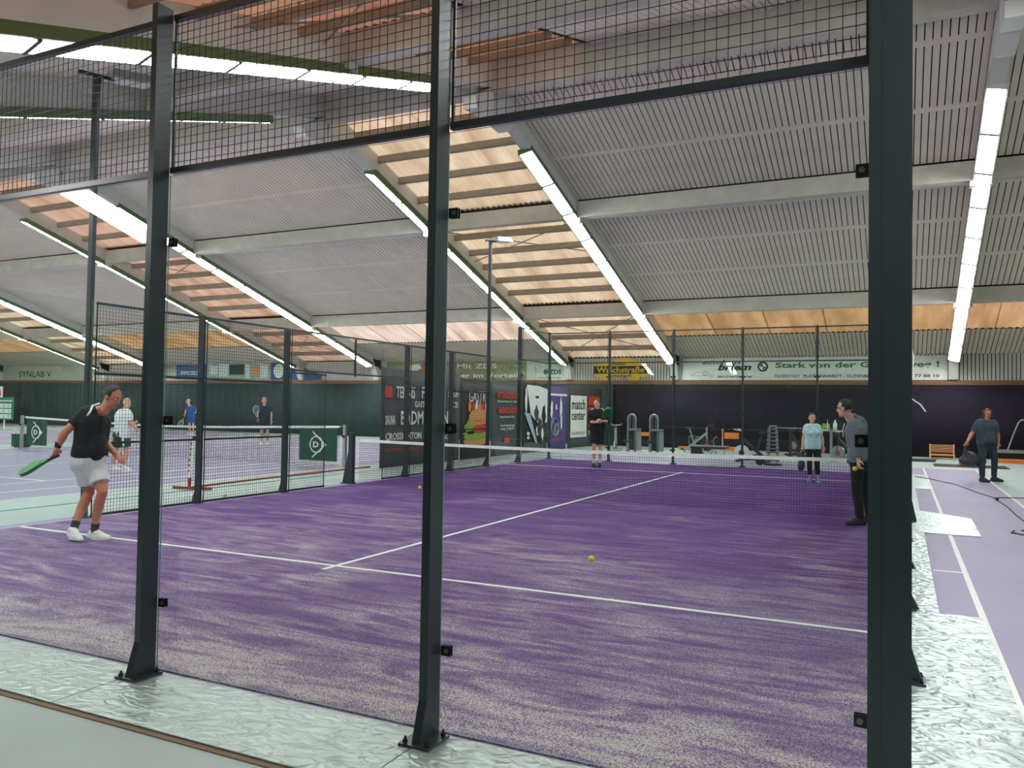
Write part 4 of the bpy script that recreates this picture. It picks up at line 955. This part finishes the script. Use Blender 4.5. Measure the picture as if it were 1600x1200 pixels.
# cables
def cable(pts, r, m, label):
    mb = MB(); out = []
    for a, b in zip(pts, pts[1:]):
        for k in range(6): out.append(tuple(a[i]+(b[i]-a[i])*k/6 for i in range(3)))
    out.append(pts[-1]); mb.tube(out, r, 6); return tag(mb.build('cable', m), label, 'cable')
cable([(10.40, 19.4, .024), (10.70, 18.9, .024), (10.85, 18.6, .014), (11.2, 17.6, .012), (11.45, 16.0, .012), (11.7, 14.75, .012), (12.0, 14.9, .012), (13.4, 15.4, .012)], .009, 'cable_dark', 'thin dark cable running across the lilac court to the right')
cable([(11.72, 14.1, .012), (11.76, 13.0, .012), (11.75, 11.8, .012), (11.78, 10.6, .012)], .009, 'cable_dark', 'short dark extension cable with plug lying on the lilac court')
cable([(11.5, 9.75, .012), (11.44, 9.5, .012), (11.56, 9.35, .012), (11.68, 9.6, .012), (11.6, 9.85, .012), (11.8, 9.9, .012)], .01, 'cable_dark', 'coiled end of dark cable at the right edge of the court')
t = thing('cable_plug', 'dark plug lying on the lilac court between two cables', 'plug', (11.70, 14.3, .005)); MB().cyl((11.71, 14.18, .035), (11.70, 14.36, .035), .028, n=10).build('body', 'cable_dark', t); MB().cyl((11.70, 14.36, .035), (11.70, 14.42, .035), .012, n=8).build('neck', 'cable_dark', t)
cable([(10.14, 4.1, 2.25), (10.17, 4.05, 2.1), (10.165, 4.0, 1.95), (10.14, 3.98, 1.8), (10.15, 3.95, 1.75), (10.22, 3.95, 1.70), (10.26, 3.95, 1.64)], .005, 'cable_white', 'white loose cable hanging beside the corner post')

# ------------------------------------------------------------------ people
PEO = {
'man1':dict(head=(1.803,2.943,1.672),neck=(1.716,2.905,1.522),shA=(1.631,2.732,1.483),shB=(1.564,2.989,1.444),elA=(1.487,2.58,1.254),wrA=(1.415,2.551,1.085),hdA=(1.389,2.541,0.989),elB=(1.538,3.053,1.138),wrB=(1.712,3.053,1.016),hdB=(1.791,3.071,0.95),hipA=(1.553,2.768,0.911),hipB=(1.544,2.93,0.902),knB=(1.751,2.886,0.573),anB=(1.611,2.898,0.1),knA=(1.518,2.895,0.559),anA=(1.5,2.709,0.14),hf=(0.886,0.161,-0.434),bf=(0.999,-0.036,0),toA=(1.662,2.677,0.06),toB=(1.773,2.932,0.035)),
'man2':dict(head=(-5.947,9.328,1.575),neck=(-5.999,9.308,1.427),shA=(-6.236,9.362,1.349),shB=(-5.79,9.245,1.357),elA=(-6.106,9.487,1.143),wrA=(-5.873,9.49,1.133),hdA=(-5.763,9.486,1.151),elB=(-5.75,9.271,1.124),wrB=(-5.701,9.354,1.022),hdB=(-5.704,9.409,0.991),hipA=(-6.183,9.337,0.862),hipB=(-5.92,9.264,0.871),knA=(-6.284,9.312,0.446),anA=(-6.324,9.303,0.1),knB=(-5.889,9.303,0.461),anB=(-5.967,9.31,0.1),hf=(0.994,-0.107,0),bf=(0.784,0.621,0),toA=(-6.163,9.341,0.035),toB=(-5.809,9.359,0.035)),
'blue':dict(head=(-21.937,25.589,1.658),neck=(-21.88,25.623,1.467),shA=(-22.046,25.658,1.338),shB=(-21.599,25.65,1.376),elA=(-22.132,25.621,1.176),wrA=(-22.08,25.54,1.017),hdA=(-22.109,25.529,0.937),elB=(-21.52,25.805,1.218),wrB=(-21.609,25.712,1.041),hdB=(-21.706,25.722,0.992),hipA=(-21.914,25.714,0.892),hipB=(-21.695,25.675,0.896),knA=(-21.878,25.654,0.51),anA=(-21.877,25.666,0.1),knB=(-21.706,25.737,0.513),anB=(-21.705,25.75,0.1),hf=(-0.69,-0.724,0),bf=(-0.996,-0.092,0),toA=(-22.038,25.628,0.035),toB=(-21.869,25.735,0.035)),
'dark':dict(head=(-12.109,20.345,1.722),neck=(-12.098,20.356,1.536),shA=(-12.254,20.283,1.447),shB=(-11.919,20.445,1.453),elA=(-12.32,20.258,1.223),wrA=(-12.259,20.183,1.027),hdA=(-12.223,20.148,0.929),elB=(-11.887,20.524,1.206),wrB=(-11.863,20.488,0.959),hdB=(-11.874,20.488,0.81),hipA=(-12.175,20.338,0.916),hipB=(-12.008,20.419,0.919),knA=(-12.164,20.323,0.509),anA=(-12.185,20.358,0.1),knB=(-11.963,20.42,0.512),anB=(-11.984,20.458,0.1),hf=(0.436,-0.9,0),bf=(0.436,-0.9,0),toA=(-12.144,20.198,0.035),toB=(-11.898,20.317,0.035)),
'young':dict(head=(2.521,17.54,1.75),neck=(2.537,17.552,1.609),shA=(2.353,17.521,1.527),shB=(2.697,17.576,1.541),elA=(2.347,17.472,1.253),wrA=(2.576,17.305,1.242),hdA=(2.68,17.321,1.262),elB=(2.825,17.592,1.271),wrB=(2.765,17.34,1.281),hdB=(2.702,17.309,1.297),hipA=(2.458,17.532,1.06),hipB=(2.602,17.601,1.063),knA=(2.454,17.512,0.567),anA=(2.444,17.553,0.1),knB=(2.586,17.665,0.548),anB=(2.553,17.717,0.1),hf=(-0.394,-0.918,-0.05),bf=(0.298,-0.955,0),toA=(2.53,17.412,0.035),toB=(2.594,17.557,0.035)),
'woman':dict(head=(8.236,16.194,1.484),neck=(8.236,16.198,1.359),shA=(8.11,16.14,1.276),shB=(8.368,16.265,1.28),elA=(8.052,16.175,1.023),wrA=(8.038,16.12,0.804),hdA=(8.034,16.098,0.716),elB=(8.437,16.362,1.03),wrB=(8.462,16.324,0.826),hdB=(8.47,16.309,0.739),hipA=(8.171,16.183,0.835),hipB=(8.323,16.257,0.838),knA=(8.186,16.18,0.454),anA=(8.192,16.216,0.1),knB=(8.339,16.254,0.457),anB=(8.357,16.296,0.1),hf=(0.436,-0.9,0),bf=(0.436,-0.9,0),toA=(8.177,16.052,0.035),toB=(8.443,16.155,0.035)),
'hood':dict(head=(9.347,9.044,1.683),neck=(9.431,9.09,1.528),shA=(9.455,8.948,1.447),shB=(9.556,9.33,1.463),elA=(9.5,8.912,1.159),wrA=(9.533,8.913,0.962),hdA=(9.543,8.898,0.864),elB=(9.606,9.409,1.145),wrB=(9.585,9.293,0.981),hdB=(9.561,9.263,0.871),hipA=(9.519,9.063,0.917),hipB=(9.593,9.299,0.907),knA=(9.502,9.089,0.531),anA=(9.551,9.138,0.1),knB=(9.611,9.32,0.527),anB=(9.666,9.471,0.1),hf=(-0.93,0.3,-0.1),bf=(-0.839,-0.544,0),toA=(9.415,9.045,0.035),toB=(9.525,9.385,0.035)),
'right':dict(head=(11.961,19.106,1.644),neck=(11.948,19.104,1.504),shA=(11.759,19.015,1.423),shB=(12.115,19.188,1.421),elA=(11.631,19.017,1.164),wrA=(11.515,18.8,0.965),hdA=(11.463,18.722,0.873),elB=(12.194,19.323,1.157),wrB=(12.2,19.244,0.942),hdB=(12.181,19.182,0.851),hipA=(11.865,19.084,0.874),hipB=(12.047,19.172,0.877),knA=(11.829,18.967,0.507),anA=(11.839,18.928,0.1),knB=(12.122,19.275,0.519),anB=(12.109,19.281,0.1),hf=(0.204,-0.974,-0.097),bf=(0.344,-0.939,0),toA=(11.951,18.806,0.035),toB=(12.251,19.197,0.035)),
}
def lerp(a, b, t): return Vector(a).lerp(Vector(b), t)
def person(key, label, h, sex='m', skin='skin', hair='hair_black', hairline='full', build=1.0, belly=0.0, vox=.0085,
           top=('cloth_black', .6), bottom=('cloth_black', .7), sock=None, shoe='shoe_white', grip=None, hem=-.07):
    J = {k: Vector(v) for k, v in PEO[key].items()}; s = h/1.8; g = build
    hc, hf, bf = J['head'], J['hf'].normalized(), J['bf'].normalized()
    nk = J['neck']; upn = Vector((0, 0, 1)); up = (upn-hf*upn.dot(hf)).normalized(); rt = hf.cross(up)
    B = MB(); hs = s*1.02
    # head: cranium, face, jaw, nose, ears, neck
    B.ell(hc+up*.022*hs-hf*.008*hs, rt*.076*hs, hf*.096*hs, up*.098*hs); B.ell(hc-up*.05*hs+hf*.022*hs, rt*.058*hs, hf*.07*hs, up*.072*hs)
    B.ell(hc-up*.095*hs+hf*.055*hs, rt*.03*hs, hf*.03*hs, up*.024*hs, 10, 8)
    B.cap(hc+hf*.088*hs+up*.01*hs, hc+hf*.104*hs-up*.024*hs, .011*hs, .016*hs, 8)
    B.ell(hc+hf*.08*hs+up*.03*hs, rt*.05*hs, hf*.018*hs, up*.012*hs, 10, 6)
    for q in (-1, 1): B.ell(hc+rt*q*.079*hs-up*.012*hs-hf*.008*hs, rt*.012*hs, hf*.022*hs, up*.034*hs, 10, 8)
    B.cap(nk-up*.02*s, hc-up*.05*hs-hf*.012*hs, .06*s*g, .055*s*g)
    shc = (J['shA']+J['shB'])/2; hpc = (J['hipA']+J['hipB'])/2
    torso = []      # (a, b, r0, r1)
    k0 = (.098 if sex == 'm' else .09)*s*g
    for q in 'AB':
        shi = lerp(J['sh'+q], shc, .28); hip = lerp(J['hip'+q], hpc, .05); wa = lerp(lerp(hip, shi, .42), lerp(hpc, shc, .42), .12)
        torso += [(hip, wa, k0*1.08, k0), (wa, lerp(wa, shi, .72), k0, k0*1.1), (lerp(wa, shi, .72), shi-Vector((0, 0, .02*s)), k0*1.08, .066*s*g)]
    torso += [(hpc, shc-Vector((0, 0, .1*s)), .1*s*g, .115*s*g), (lerp(J['shA'], shc, .25), lerp(J['shB'], shc, .25), .066*s*g, .066*s*g), (shc, nk, .075*s*g, .058*s*g)]
    if belly: torso.append((lerp(hpc, shc, .28)+bf*.06*s, lerp(hpc, shc, .45)+bf*.05*s, (.1+belly)*s, (.09+belly)*s))
    if sex == 'f':
        lat = (J['shB']-J['shA']).normalized()
        for q in (-1, 1): torso.append((lerp(hpc, shc, .7)+bf*.075*s+lat*q*.07*s, lerp(hpc, shc, .72)+bf*.07*s+lat*q*.07*s, .065*s, .06*s))
    for a, b, r0, r1 in torso: B.cap(a, b, r0, r1)
    for q in 'AB': B.ell(lerp(J['hip'+q], hpc, .15)-bf*.04*s-Vector((0, 0, .02*s)), X*.1*s*g, Y*.1*s*g, Z*.1*s*g, 12, 8)
    limbs = {}
    for q in 'AB':
        sh, el, wr, hd = J['sh'+q], J['el'+q], J['wr'+q], J['hd'+q]
        B.ell(sh-Vector((0, 0, .01)), X*.062*s*g, Y*.062*s*g, Z*.062*s*g, 12, 8)
        B.cap(sh, el, .05*s*g, .04*s*g); fm = lerp(el, wr, .3); B.cap(el, fm, .041*s*g, .043*s*g); B.cap(fm, wr, .043*s*g, .027*s*g)
        # hand: palm, four unequal bent fingers, thumb from the side of the palm
        d = (hd-wr).normalized(); side = d.cross(bf)
        if side.length < .2: side = d.cross(Z)
        side.normalize(); pn = d.cross(side); pc = wr+d*.045*s
        B.cap(wr, wr+d*.03*s, .026*s, .03*s, 10); B.ell(pc+d*.01*s, side*.042*s, pn*.018*s, d*.052*s, 12, 8)
        curl = 1.15 if (grip and q in grip) else .45
        for fi, (off, ln) in enumerate(((-.031, .068), (-.011, .078), (.010, .073), (.029, .058))):
            a = pc+side*off*s+d*.045*s; prev = a; dirv = d.copy(); ang = 0
            for seg in range(3):
                ang += curl*(.45 if seg == 0 else .6); dv = d*math.cos(ang)+pn*math.sin(ang); nx = prev+dv*ln*s*(.45, .32, .25)[seg]
                B.cap(prev, nx, .0098*s, .0088*s, 8); prev = nx
        ta = pc-side*.036*s-d*.02*s; tb = ta+(-side*.8+d*.55+pn*.3).normalized()*.036*s; tc = tb+(d*.9+pn*.5-side*.1).normalized()*.032*s
        B.cap(ta, tb, .013*s, .011*s, 8); B.cap(tb, tc, .011*s, .0095*s, 8)
        hip, kn, an, to = J['hip'+q], J['kn'+q], J['an'+q], J['to'+q]
        B.cap(hip, kn, .083*s*g, .053*s*g); back = -(to-an).normalized()
        cf = lerp(kn, an, .32)+Vector((back.x, back.y, 0))*.012*s; B.cap(kn, cf, .052*s*g, .054*s*g); B.cap(cf, an, .054*s*g, .034*s*g); B.cap(an, an+Vector((0, 0, -.02)), .034*s, .034*s)
        B.cap(an-Vector((0, 0, .02)), to, .03*s, .026*s)
    gz = .0135 if key in ('man1', 'young', 'woman', 'hood') else .004
    body = remesh(B, vox, 'person', skin, 3, gz); tag(body, label, 'person')
    # face
    for q in (-1, 1):
        e = hc+hf*.079*hs+rt*q*.031*hs+up*.008*hs
        m = MB(); m.ell(e, rt*.011*hs, hf*.011*hs, up*.006*hs, 10, 8); ey = m.build('eye', 'eye_white', body, True); m = MB(); m.ell(e+hf*.009*hs, rt*.006*hs, hf*.005*hs, up*.006*hs, 8, 6); m.build('pupil', 'eye_dark', ey, True)
        m = MB(); m.cap(e+up*.022*hs-rt*.016*hs+hf*.008*hs, e+up*.024*hs+rt*.016*hs+hf*.008*hs, .005*hs, .005*hs, 6); m.build('eyebrow', hair if hair != 'hair_grey' else 'hair_brown', body)
    m = MB(); m.ell(hc+hf*.087*hs-up*.058*hs, rt*.024*hs, hf*.008*hs, up*.007*hs, 12, 6); m.build('mouth', 'lip', body, True)
    # hair shell
    m = MB(); c0 = hc+up*.024*hs-hf*.010*hs; A1, A2, A3 = rt*.083*hs, hf*.102*hs, up*.106*hs
    m.ell(c0, A1, A2, A3, 36, 26); keep = []
    for f in m.f:
        p = sum((Vector(m.v[i]) for i in f), Vector())/len(f)-c0
        u_, f_, r_ = p.dot(up)/(.106*hs), p.dot(hf)/(.102*hs), abs(p.dot(rt))/(.083*hs)
        if hairline == 'full': ok = u_ > .25+.55*max(0, f_) if f_ > 0 else u_ > -.75-f_*.2
        elif hairline == 'bald': ok = (f_ < -.05 and u_ > -.55) or (r_ > .6 and f_ <= .3 and u_ > -.1) or (f_ < .42 and u_ > .6)
        elif hairline == 'short': ok = u_ > .45+.5*max(0, f_) if f_ > .1 else u_ > -.45
        else: ok = u_ > .35+.5*max(0, f_) if f_ > .1 else u_ > -1.1     # long
        if ok: keep.append(f)
    m.f = keep; m.m = [0]*len(keep)
    used = sorted({i for f in keep for i in f}); mp = {o: n for n, o in enumerate(used)}; m.v = [m.v[i] for i in used]; m.f = [tuple(mp[i] for i in f) for f in keep]
    o = m.build('hair', hair, body, True); sm = o.modifiers.new('t', 'SOLIDIFY'); sm.thickness = .016*hs; sm.offset = -1
    if hairline == 'long':
        m = MB()
        for q in (-1, 1): m.cap(hc+rt*q*.075*hs+up*.06*hs-hf*.015*hs, hc+rt*q*.088*hs-up*.12*hs-hf*.01*hs, .036*hs, .032*hs)
        m.cap(hc-hf*.07*hs, hc-hf*.075*hs-up*.14*hs, .06*hs, .045*hs); remesh(m, .012, 'hair_length', hair, 3, None, body)
    # shirt
    C = MB(); inf = .023*s
    tdir = (shc-hpc).normalized()
    for a, b, r0, r1 in torso:
        if (b-nk).length < 1e-6: continue
        if hem > 0 and (a-hpc).length < .125*s and (b-a).dot(tdir) > 0: C.cap(a+tdir*hem*s, b, r0+inf, r1+inf, fa=True)
        else: C.cap(a, b, r0+inf, r1+inf)
    for q in 'AB':
        hip = lerp(J['hip'+q], hpc, .05); C.cap(lerp(hip, J['sh'+q], .25), hip+tdir*hem*s, k0+inf, k0*1.1+inf, fb=True)
        t = top[1]; sh, el, wr = J['sh'+q], J['el'+q], J['wr'+q]; C.ell(sh-Vector((0, 0, .01)), X*(.07*s*g), Y*(.07*s*g), Z*(.072*s*g), 12, 8)
        if t <= 1: C.cap(sh, lerp(sh, el, t), .068*s*g, .066*s*g, fb=True)
        else: C.cap(sh, el, .066*s*g, .056*s*g); C.cap(el, lerp(el, wr, t-1), .056*s*g, .044*s*g, fb=True)
    C.cap(shc, lerp(shc, nk, .5 if sex == 'm' else .2), .09*s*g, .076*s*g, fb=True)
    remesh(C, vox*1.15, 'sweater' if top[1] > 1 else 'shirt', top[0], 4, None, body)
    # trousers / shorts
    D = MB(); ax = (shc-hpc).normalized()
    D.cap(lerp(hpc, shc, .3 if hem > 0 else .2), hpc, .1*s*g, .115*s*g, fa=True)
    for q in 'AB':
        hip, kn, an = J['hip'+q], J['kn'+q], J['an'+q]; hi = lerp(hip, hpc, .05)
        D.cap(lerp(hi, J['sh'+q], .3 if hem > 0 else .16), hi, k0+.012*s, k0*1.1+.014*s, fa=True); D.ell(lerp(hip, hpc, .15)-bf*.04*s-Vector((0, 0, .02*s)), X*.116*s*g, Y*.116*s*g, Z*.116*s*g, 12, 8)
        t = bottom[1]
        if t <= 1: D.cap(hip, lerp(hip, kn, t), .106*s*g, .098*s*g, fb=True)
        else: D.cap(hip, kn, .1*s*g, .069*s*g); D.cap(kn, lerp(kn, an, t-1), .069*s*g, (.055 if t > 1.85 else .06)*s*g, fb=True)
    remesh(D, vox*1.15, 'trousers' if bottom[1] > 1 else 'shorts', bottom[0], 4, None, body)
    for q in 'AB':
        an, to, kn = J['an'+q], J['to'+q], J['kn'+q]; d = (to-an); dz = Vector((d.x, d.y, 0)).normalized(); lift = max(0, an.z-.1)
        if sock:
            m = MB(); m.cap(lerp(an, kn, sock[1]), an-Vector((0, 0, .02)), .048*s, .042*s, fa=True); remesh(m, .008, 'sock', sock[0], 2, None, body)
        F = MB(); heel = an-dz*.045*s; heel.z = .045+lift; ball = an+dz*.12*s; ball.z = .042+lift*.5; toe = an+dz*.19*s; toe.z = .034+lift*.3
        F.cap(heel, ball, .043*s, .046*s); F.cap(ball, toe, .046*s, .034*s); F.cap(heel, lerp(an, kn, .02), .045*s, .045*s, fb=True); F.cap(lerp(an, kn, .0), ball+Vector((0, 0, .012)), .043*s, .036*s)
        sho = remesh(F, .008, 'shoe', shoe, 3, lift*.6+gz, body)
        m = MB(); pv = dz.cross(Z); pts = []
        for kk in range(20):
            a_ = 2*PI*kk/20; c_ = an+dz*.07*s; r1 = .145*s if math.cos(a_) > 0 else .13*s; pts.append(c_+dz*(math.cos(a_)*r1)+pv*(math.sin(a_)*.047*s))
        i0 = len(m.v)
        z0 = lift*.55+.0125 if key in ('man1', 'young', 'woman', 'hood') else lift*.55+.003
        for zz in (z0, z0+.024): m.v += [(p.x, p.y, zz) for p in pts]
        m.add([tuple(range(19, -1, -1)), tuple(range(20, 40))]+[(t_, (t_+1) % 20, 20+(t_+1) % 20, 20+t_) for t_ in range(20)])
        m.build('sole', 'print_white' if shoe != 'shoe_black' else 'black_rubber', sho)
    return body, J, s
def padel_racket(a, b, n, label, m='racket_green', L=.455):
    """a = hand end, b = direction point, n = face normal"""
    a, b = Vector(a), Vector(b); d = (b-a).normalized(); n = Vector(n); n = (n-d*n.dot(d)).normalized(); w = d.cross(n)
    t = thing('padel_racket', label, 'racket', tuple(a)); MB().cap(a-d*.05, a+d*.1, .016, .016, 10).build('handle', 'black_rubber', t, True)
    def outline(rx, ry, c): return [(rx*math.sin(2*PI*k/32), c+ry*math.cos(2*PI*k/32)) for k in range(32)]
    MB().prism(outline(.13, .135, .30), a-n*.019, w, d, .038).build('head', m, t)
    MB().prism([(-.02, .08), (.02, .08), (.09, .2), (-.09, .2)], a-n*.015, w, d, .03).build('throat', m, t)
    hb = MB()
    for i in range(-3, 4):
        for j in range(-3, 4):
            if i*i+j*j < 11:
                p = a+w*(i*.028)+d*(.30+j*.028); hb.cyl(p-n*.0196, p-n*.0192, .005, n=6); hb.cyl(p+n*.0192, p+n*.0196, .005, n=6)
    tag(hb.build('hole_pattern', 'black_rubber', t), kind='stuff'); return t
def tennis_racket(a, b, n, label, m='racket_frame'):
    a, b = Vector(a), Vector(b); d = (b-a).normalized(); n = Vector(n); n = (n-d*n.dot(d)).normalized(); w = d.cross(n)
    t = thing('tennis_racket', label, 'racket', tuple(a)); MB().cap(a-d*.08, a+d*.14, .016, .014, 10).build('handle', 'black_rubber', t, True)
    P = lambda x, y: a+w*x+d*y
    MB().tube([P(.13*math.sin(2*PI*k/28), .44+.165*math.cos(2*PI*k/28)) for k in range(29)], .011, 6).build('rim', m, t, True)
    for q in (-1, 1): MB().tube([P(0, .14), P(q*.03, .2), P(q*.07, .3)], .009, 6).build('throat', m, t)
    sb = MB()
    for k in range(-7, 8):
        x = k*.017; y = .165*math.sqrt(max(0, 1-(x/.13)**2)); sb.wire(P(x, .44-y), P(x, .44+y), .0008)
    for k in range(-9, 10):
        y = k*.017; x = .13*math.sqrt(max(0, 1-(y/.165)**2)); sb.wire(P(-x, .44+y), P(x, .44+y), .0008)
    tag(sb.build('strings', 'tape_white', t), kind='stuff'); return t

b, J, s = person('man1', 'man in black polo and white shorts swinging a green racket at left', 1.85, skin='skin_tan', hair='hair_black', hairline='bald', build=1.06, belly=.02, vox=.007, top=('cloth_black', .62), bottom=('cloth_white', .72), sock=('cloth_black', .22), grip='A', hem=.085)
for q, el in (('A', 'elA'),):
    sh = J['shA']; m = MB(); d = (J['elA']-sh).normalized()
    m.tube([lerp(J['neck'], sh, .35)+Vector((0, 0, .085))-J['bf']*-.03, lerp(J['neck'], sh, .8)+Vector((0, 0, .075))+J['bf']*.05, sh+J['bf']*.085+Vector((0, 0, .02)), sh+J['bf']*.09+d*.08], .012, 6); m.build('shoulder_stripe', 'print_white', b)
m = MB(); dd = (J['hdA']-J['wrA']).normalized(); m.cyl(J['wrA']-dd*.06, J['wrA']-dd*.0, .04, .036, 14); m.build('wristband', 'black_rubber', b)
padel_racket(J['hdA']+dd*.02, J['hdA']+Vector((-.36, -.16, -.2)), (-.04, -.22, .344), 'green padel racket held low behind the man in white shorts')
b, J, s = person('man2', 'man in white shirt and green shorts holding a racket beyond the mesh', 1.72, hair='hair_grey', hairline='short', build=1.12, belly=.05, vox=.009, top=('cloth_white', .75), bottom=('cloth_green', .72), sock=('cloth_white', .15), grip='AB')
m = MB()
for q in ('B',): m.bar(J['hipB']+Vector((.06, -.11, -.02)), lerp(J['hipB'], J['knB'], .68)+Vector((.05, -.1, 0)), .012, .05, Y)
m.build('side_stripe', 'print_white', b)
tennis_racket(J['hdA'], J['hdA']+Vector((.3, .06, .34)), (.2, -.9, .1), 'pale tennis racket held up by the man in white shirt')
b, J, s = person('blue', 'man in blue shirt standing far back on the left tennis court', 1.79, hair='hair_grey', hairline='short', vox=.012, top=('cloth_blue', .6), bottom=('cloth_blue', .8), shoe='shoe_white', grip='A')
tennis_racket(J['hdA'], J['hdA']+Vector((-.12, -.1, -.4)), (.3, -.9, 0), 'white tennis racket hanging from the hand of the man in blue')
b, J, s = person('dark', 'man in dark shirt and shorts standing behind the tennis net', 1.88, hair='hair_grey', hairline='short', vox=.012, top=('cloth_navy', .6), bottom=('cloth_navy', .75), sock=('cloth_white', .12), grip='A')
tennis_racket(J['hdA'], J['hdA']+Vector((.0, -.08, .4)), (.9, -.3, .2), 'tennis racket held beside the man in dark shirt')
b, J, s = person('young', 'young man in black kit with green racket before the far glass', 1.87, hair='hair_brown', hairline='short', vox=.0085, top=('cloth_black', 1.25), bottom=('cloth_black', .82), sock=('cloth_white', .3), shoe='shoe_black', grip='AB')
for q, sg_ in (('A', -1), ('B', 1)):
    m = MB(); sh = J['sh'+q]; m.tube([lerp(J['neck'], sh, .6)+Vector((0, 0, .05))+J['bf']*.05, sh+Vector((0, 0, .055))+J['bf']*.045, sh+J['bf']*.07-Vector((0, 0, .06))], .018, 6); m.build('shoulder_stripe', 'print_white', b)
padel_racket(J['hdB'], J['hdB']+Vector((.2, .05, .24)), (.36, -.29, -.205), 'green padel racket resting on the arm of the young man in black')
b, J, s = person('woman', 'smiling woman in pale mint shirt and black leggings on the far side', 1.62, 'f', hair='hair_brown', hairline='full', build=.98, vox=.0085, top=('cloth_mint', .6), bottom=('cloth_black', 1.75), shoe='shoe_teal', grip='A')
padel_racket(J['hdA']+Vector((0, -.01, -.02)), J['hdA']+Vector((-.02, -.03, -.4)), (.9, -.35, 0), 'dark padel racket hanging from the hand of the woman in mint', 'cloth_slate')
b, J, s = person('hood', 'man in grey hoodie and black trousers leaning beside the net', 1.88, hair='hair_black', hairline='short', vox=.0075, top=('cloth_grey', 1.85), bottom=('cloth_black', 1.95), shoe='shoe_black', grip='A', hem=.03)
m = MB(); hcn = lerp(J['neck'], J['shB'], .2); bk = -J['bf']
m.ell(hcn+bk*.07+Vector((0, 0, .0)), X*.1, Y*.11, Z*.07, 14, 10); m.cap(J['neck']+bk*.04+Vector((0, 0, .03)), J['neck']+bk*.13-Vector((0, 0, .05)), .06, .05); remesh(m, .011, 'hood', 'cloth_grey', 4, None, b)
m = MB(); m.cyl(lerp(J['hipA'], J['hipB'], .5)+Vector((0, 0, -.02)), lerp(J['hipA'], J['hipB'], .5)+Vector((0, 0, .07)), .19, .18, 18); m.build('undershirt', 'cloth_royal', b, True)
m = MB(); f0 = J['neck']+J['bf']*.1-Vector((0, 0, .06)); m.tube([f0, f0+J['bf']*.03-Vector((0, 0, .1)), f0+J['bf']*.02-Vector((0, 0, .2))], .006, 6); m.build('drawstring', 'cable_white', b)
m = MB(); gl_c = J['head']+J['hf']*.085+Vector((0, 0, .015)); sdv = J['hf'].cross(Z).normalized()
for q in (-1, 1): m.tube([gl_c+sdv*q*.035+sdv*.024*math.cos(2*PI*k/12)+Z*.017*math.sin(2*PI*k/12) for k in range(13)], .003, 5); m.tube([gl_c+sdv*q*.06, J['head']+sdv*q*.082+J['hf']*-.01], .003, 5)
m.build('glasses', 'black_rubber', b)
ball(tuple(J['hdA']+Vector((-.05, -.045, -.03))), 'yellow ball in the hand of the man in grey hoodie')
b, J, s = person('right', 'man in dark grey polo and jeans walking at the right edge', 1.8, skin='skin_tan', hair='hair_brown', hairline='long', build=1.12, belly=.03, vox=.0085, top=('cloth_slate', .8), bottom=('cloth_jeans', 1.95), shoe='shoe_black', grip='A', hem=.06)
m = MB(); wc = lerp(J['hipA'], J['hipB'], .5)+Vector((0, 0, .06)); m.cyl(wc-Z*.02, wc+Z*.02, .185, .183, 20); m.build('belt', 'black_rubber', b)
t = thing('carried_bag', 'crumpled dark grey bag hanging from the walking man\'s hand', 'bag', tuple(J['hdA'])); hd = J['hdA']; m = MB()
m.cap(hd+Vector((.0, 0, -.1)), hd+Vector((.05, .1, -.25)), .04, .1); m.cap(hd+Vector((.05, .1, -.25)), hd+Vector((.13, .14, -.38)), .1, .14); m.ell(hd+Vector((.0, .1, -.36)), X*.14, Y*.1, Z*.11); remesh(m, .016, 'sack', 'bag_grey', 3, None, t)
m = MB(); m.tube([hd+Vector((-.03, 0, -.14)), hd+Vector((-.01, 0, -.03)), hd+Vector((.01, 0, -.01)), hd+Vector((.05, 0, -.14))], .012, 6); m.build('handle', 'bag_grey', t)
bpy.data.scenes.remove(TMP)
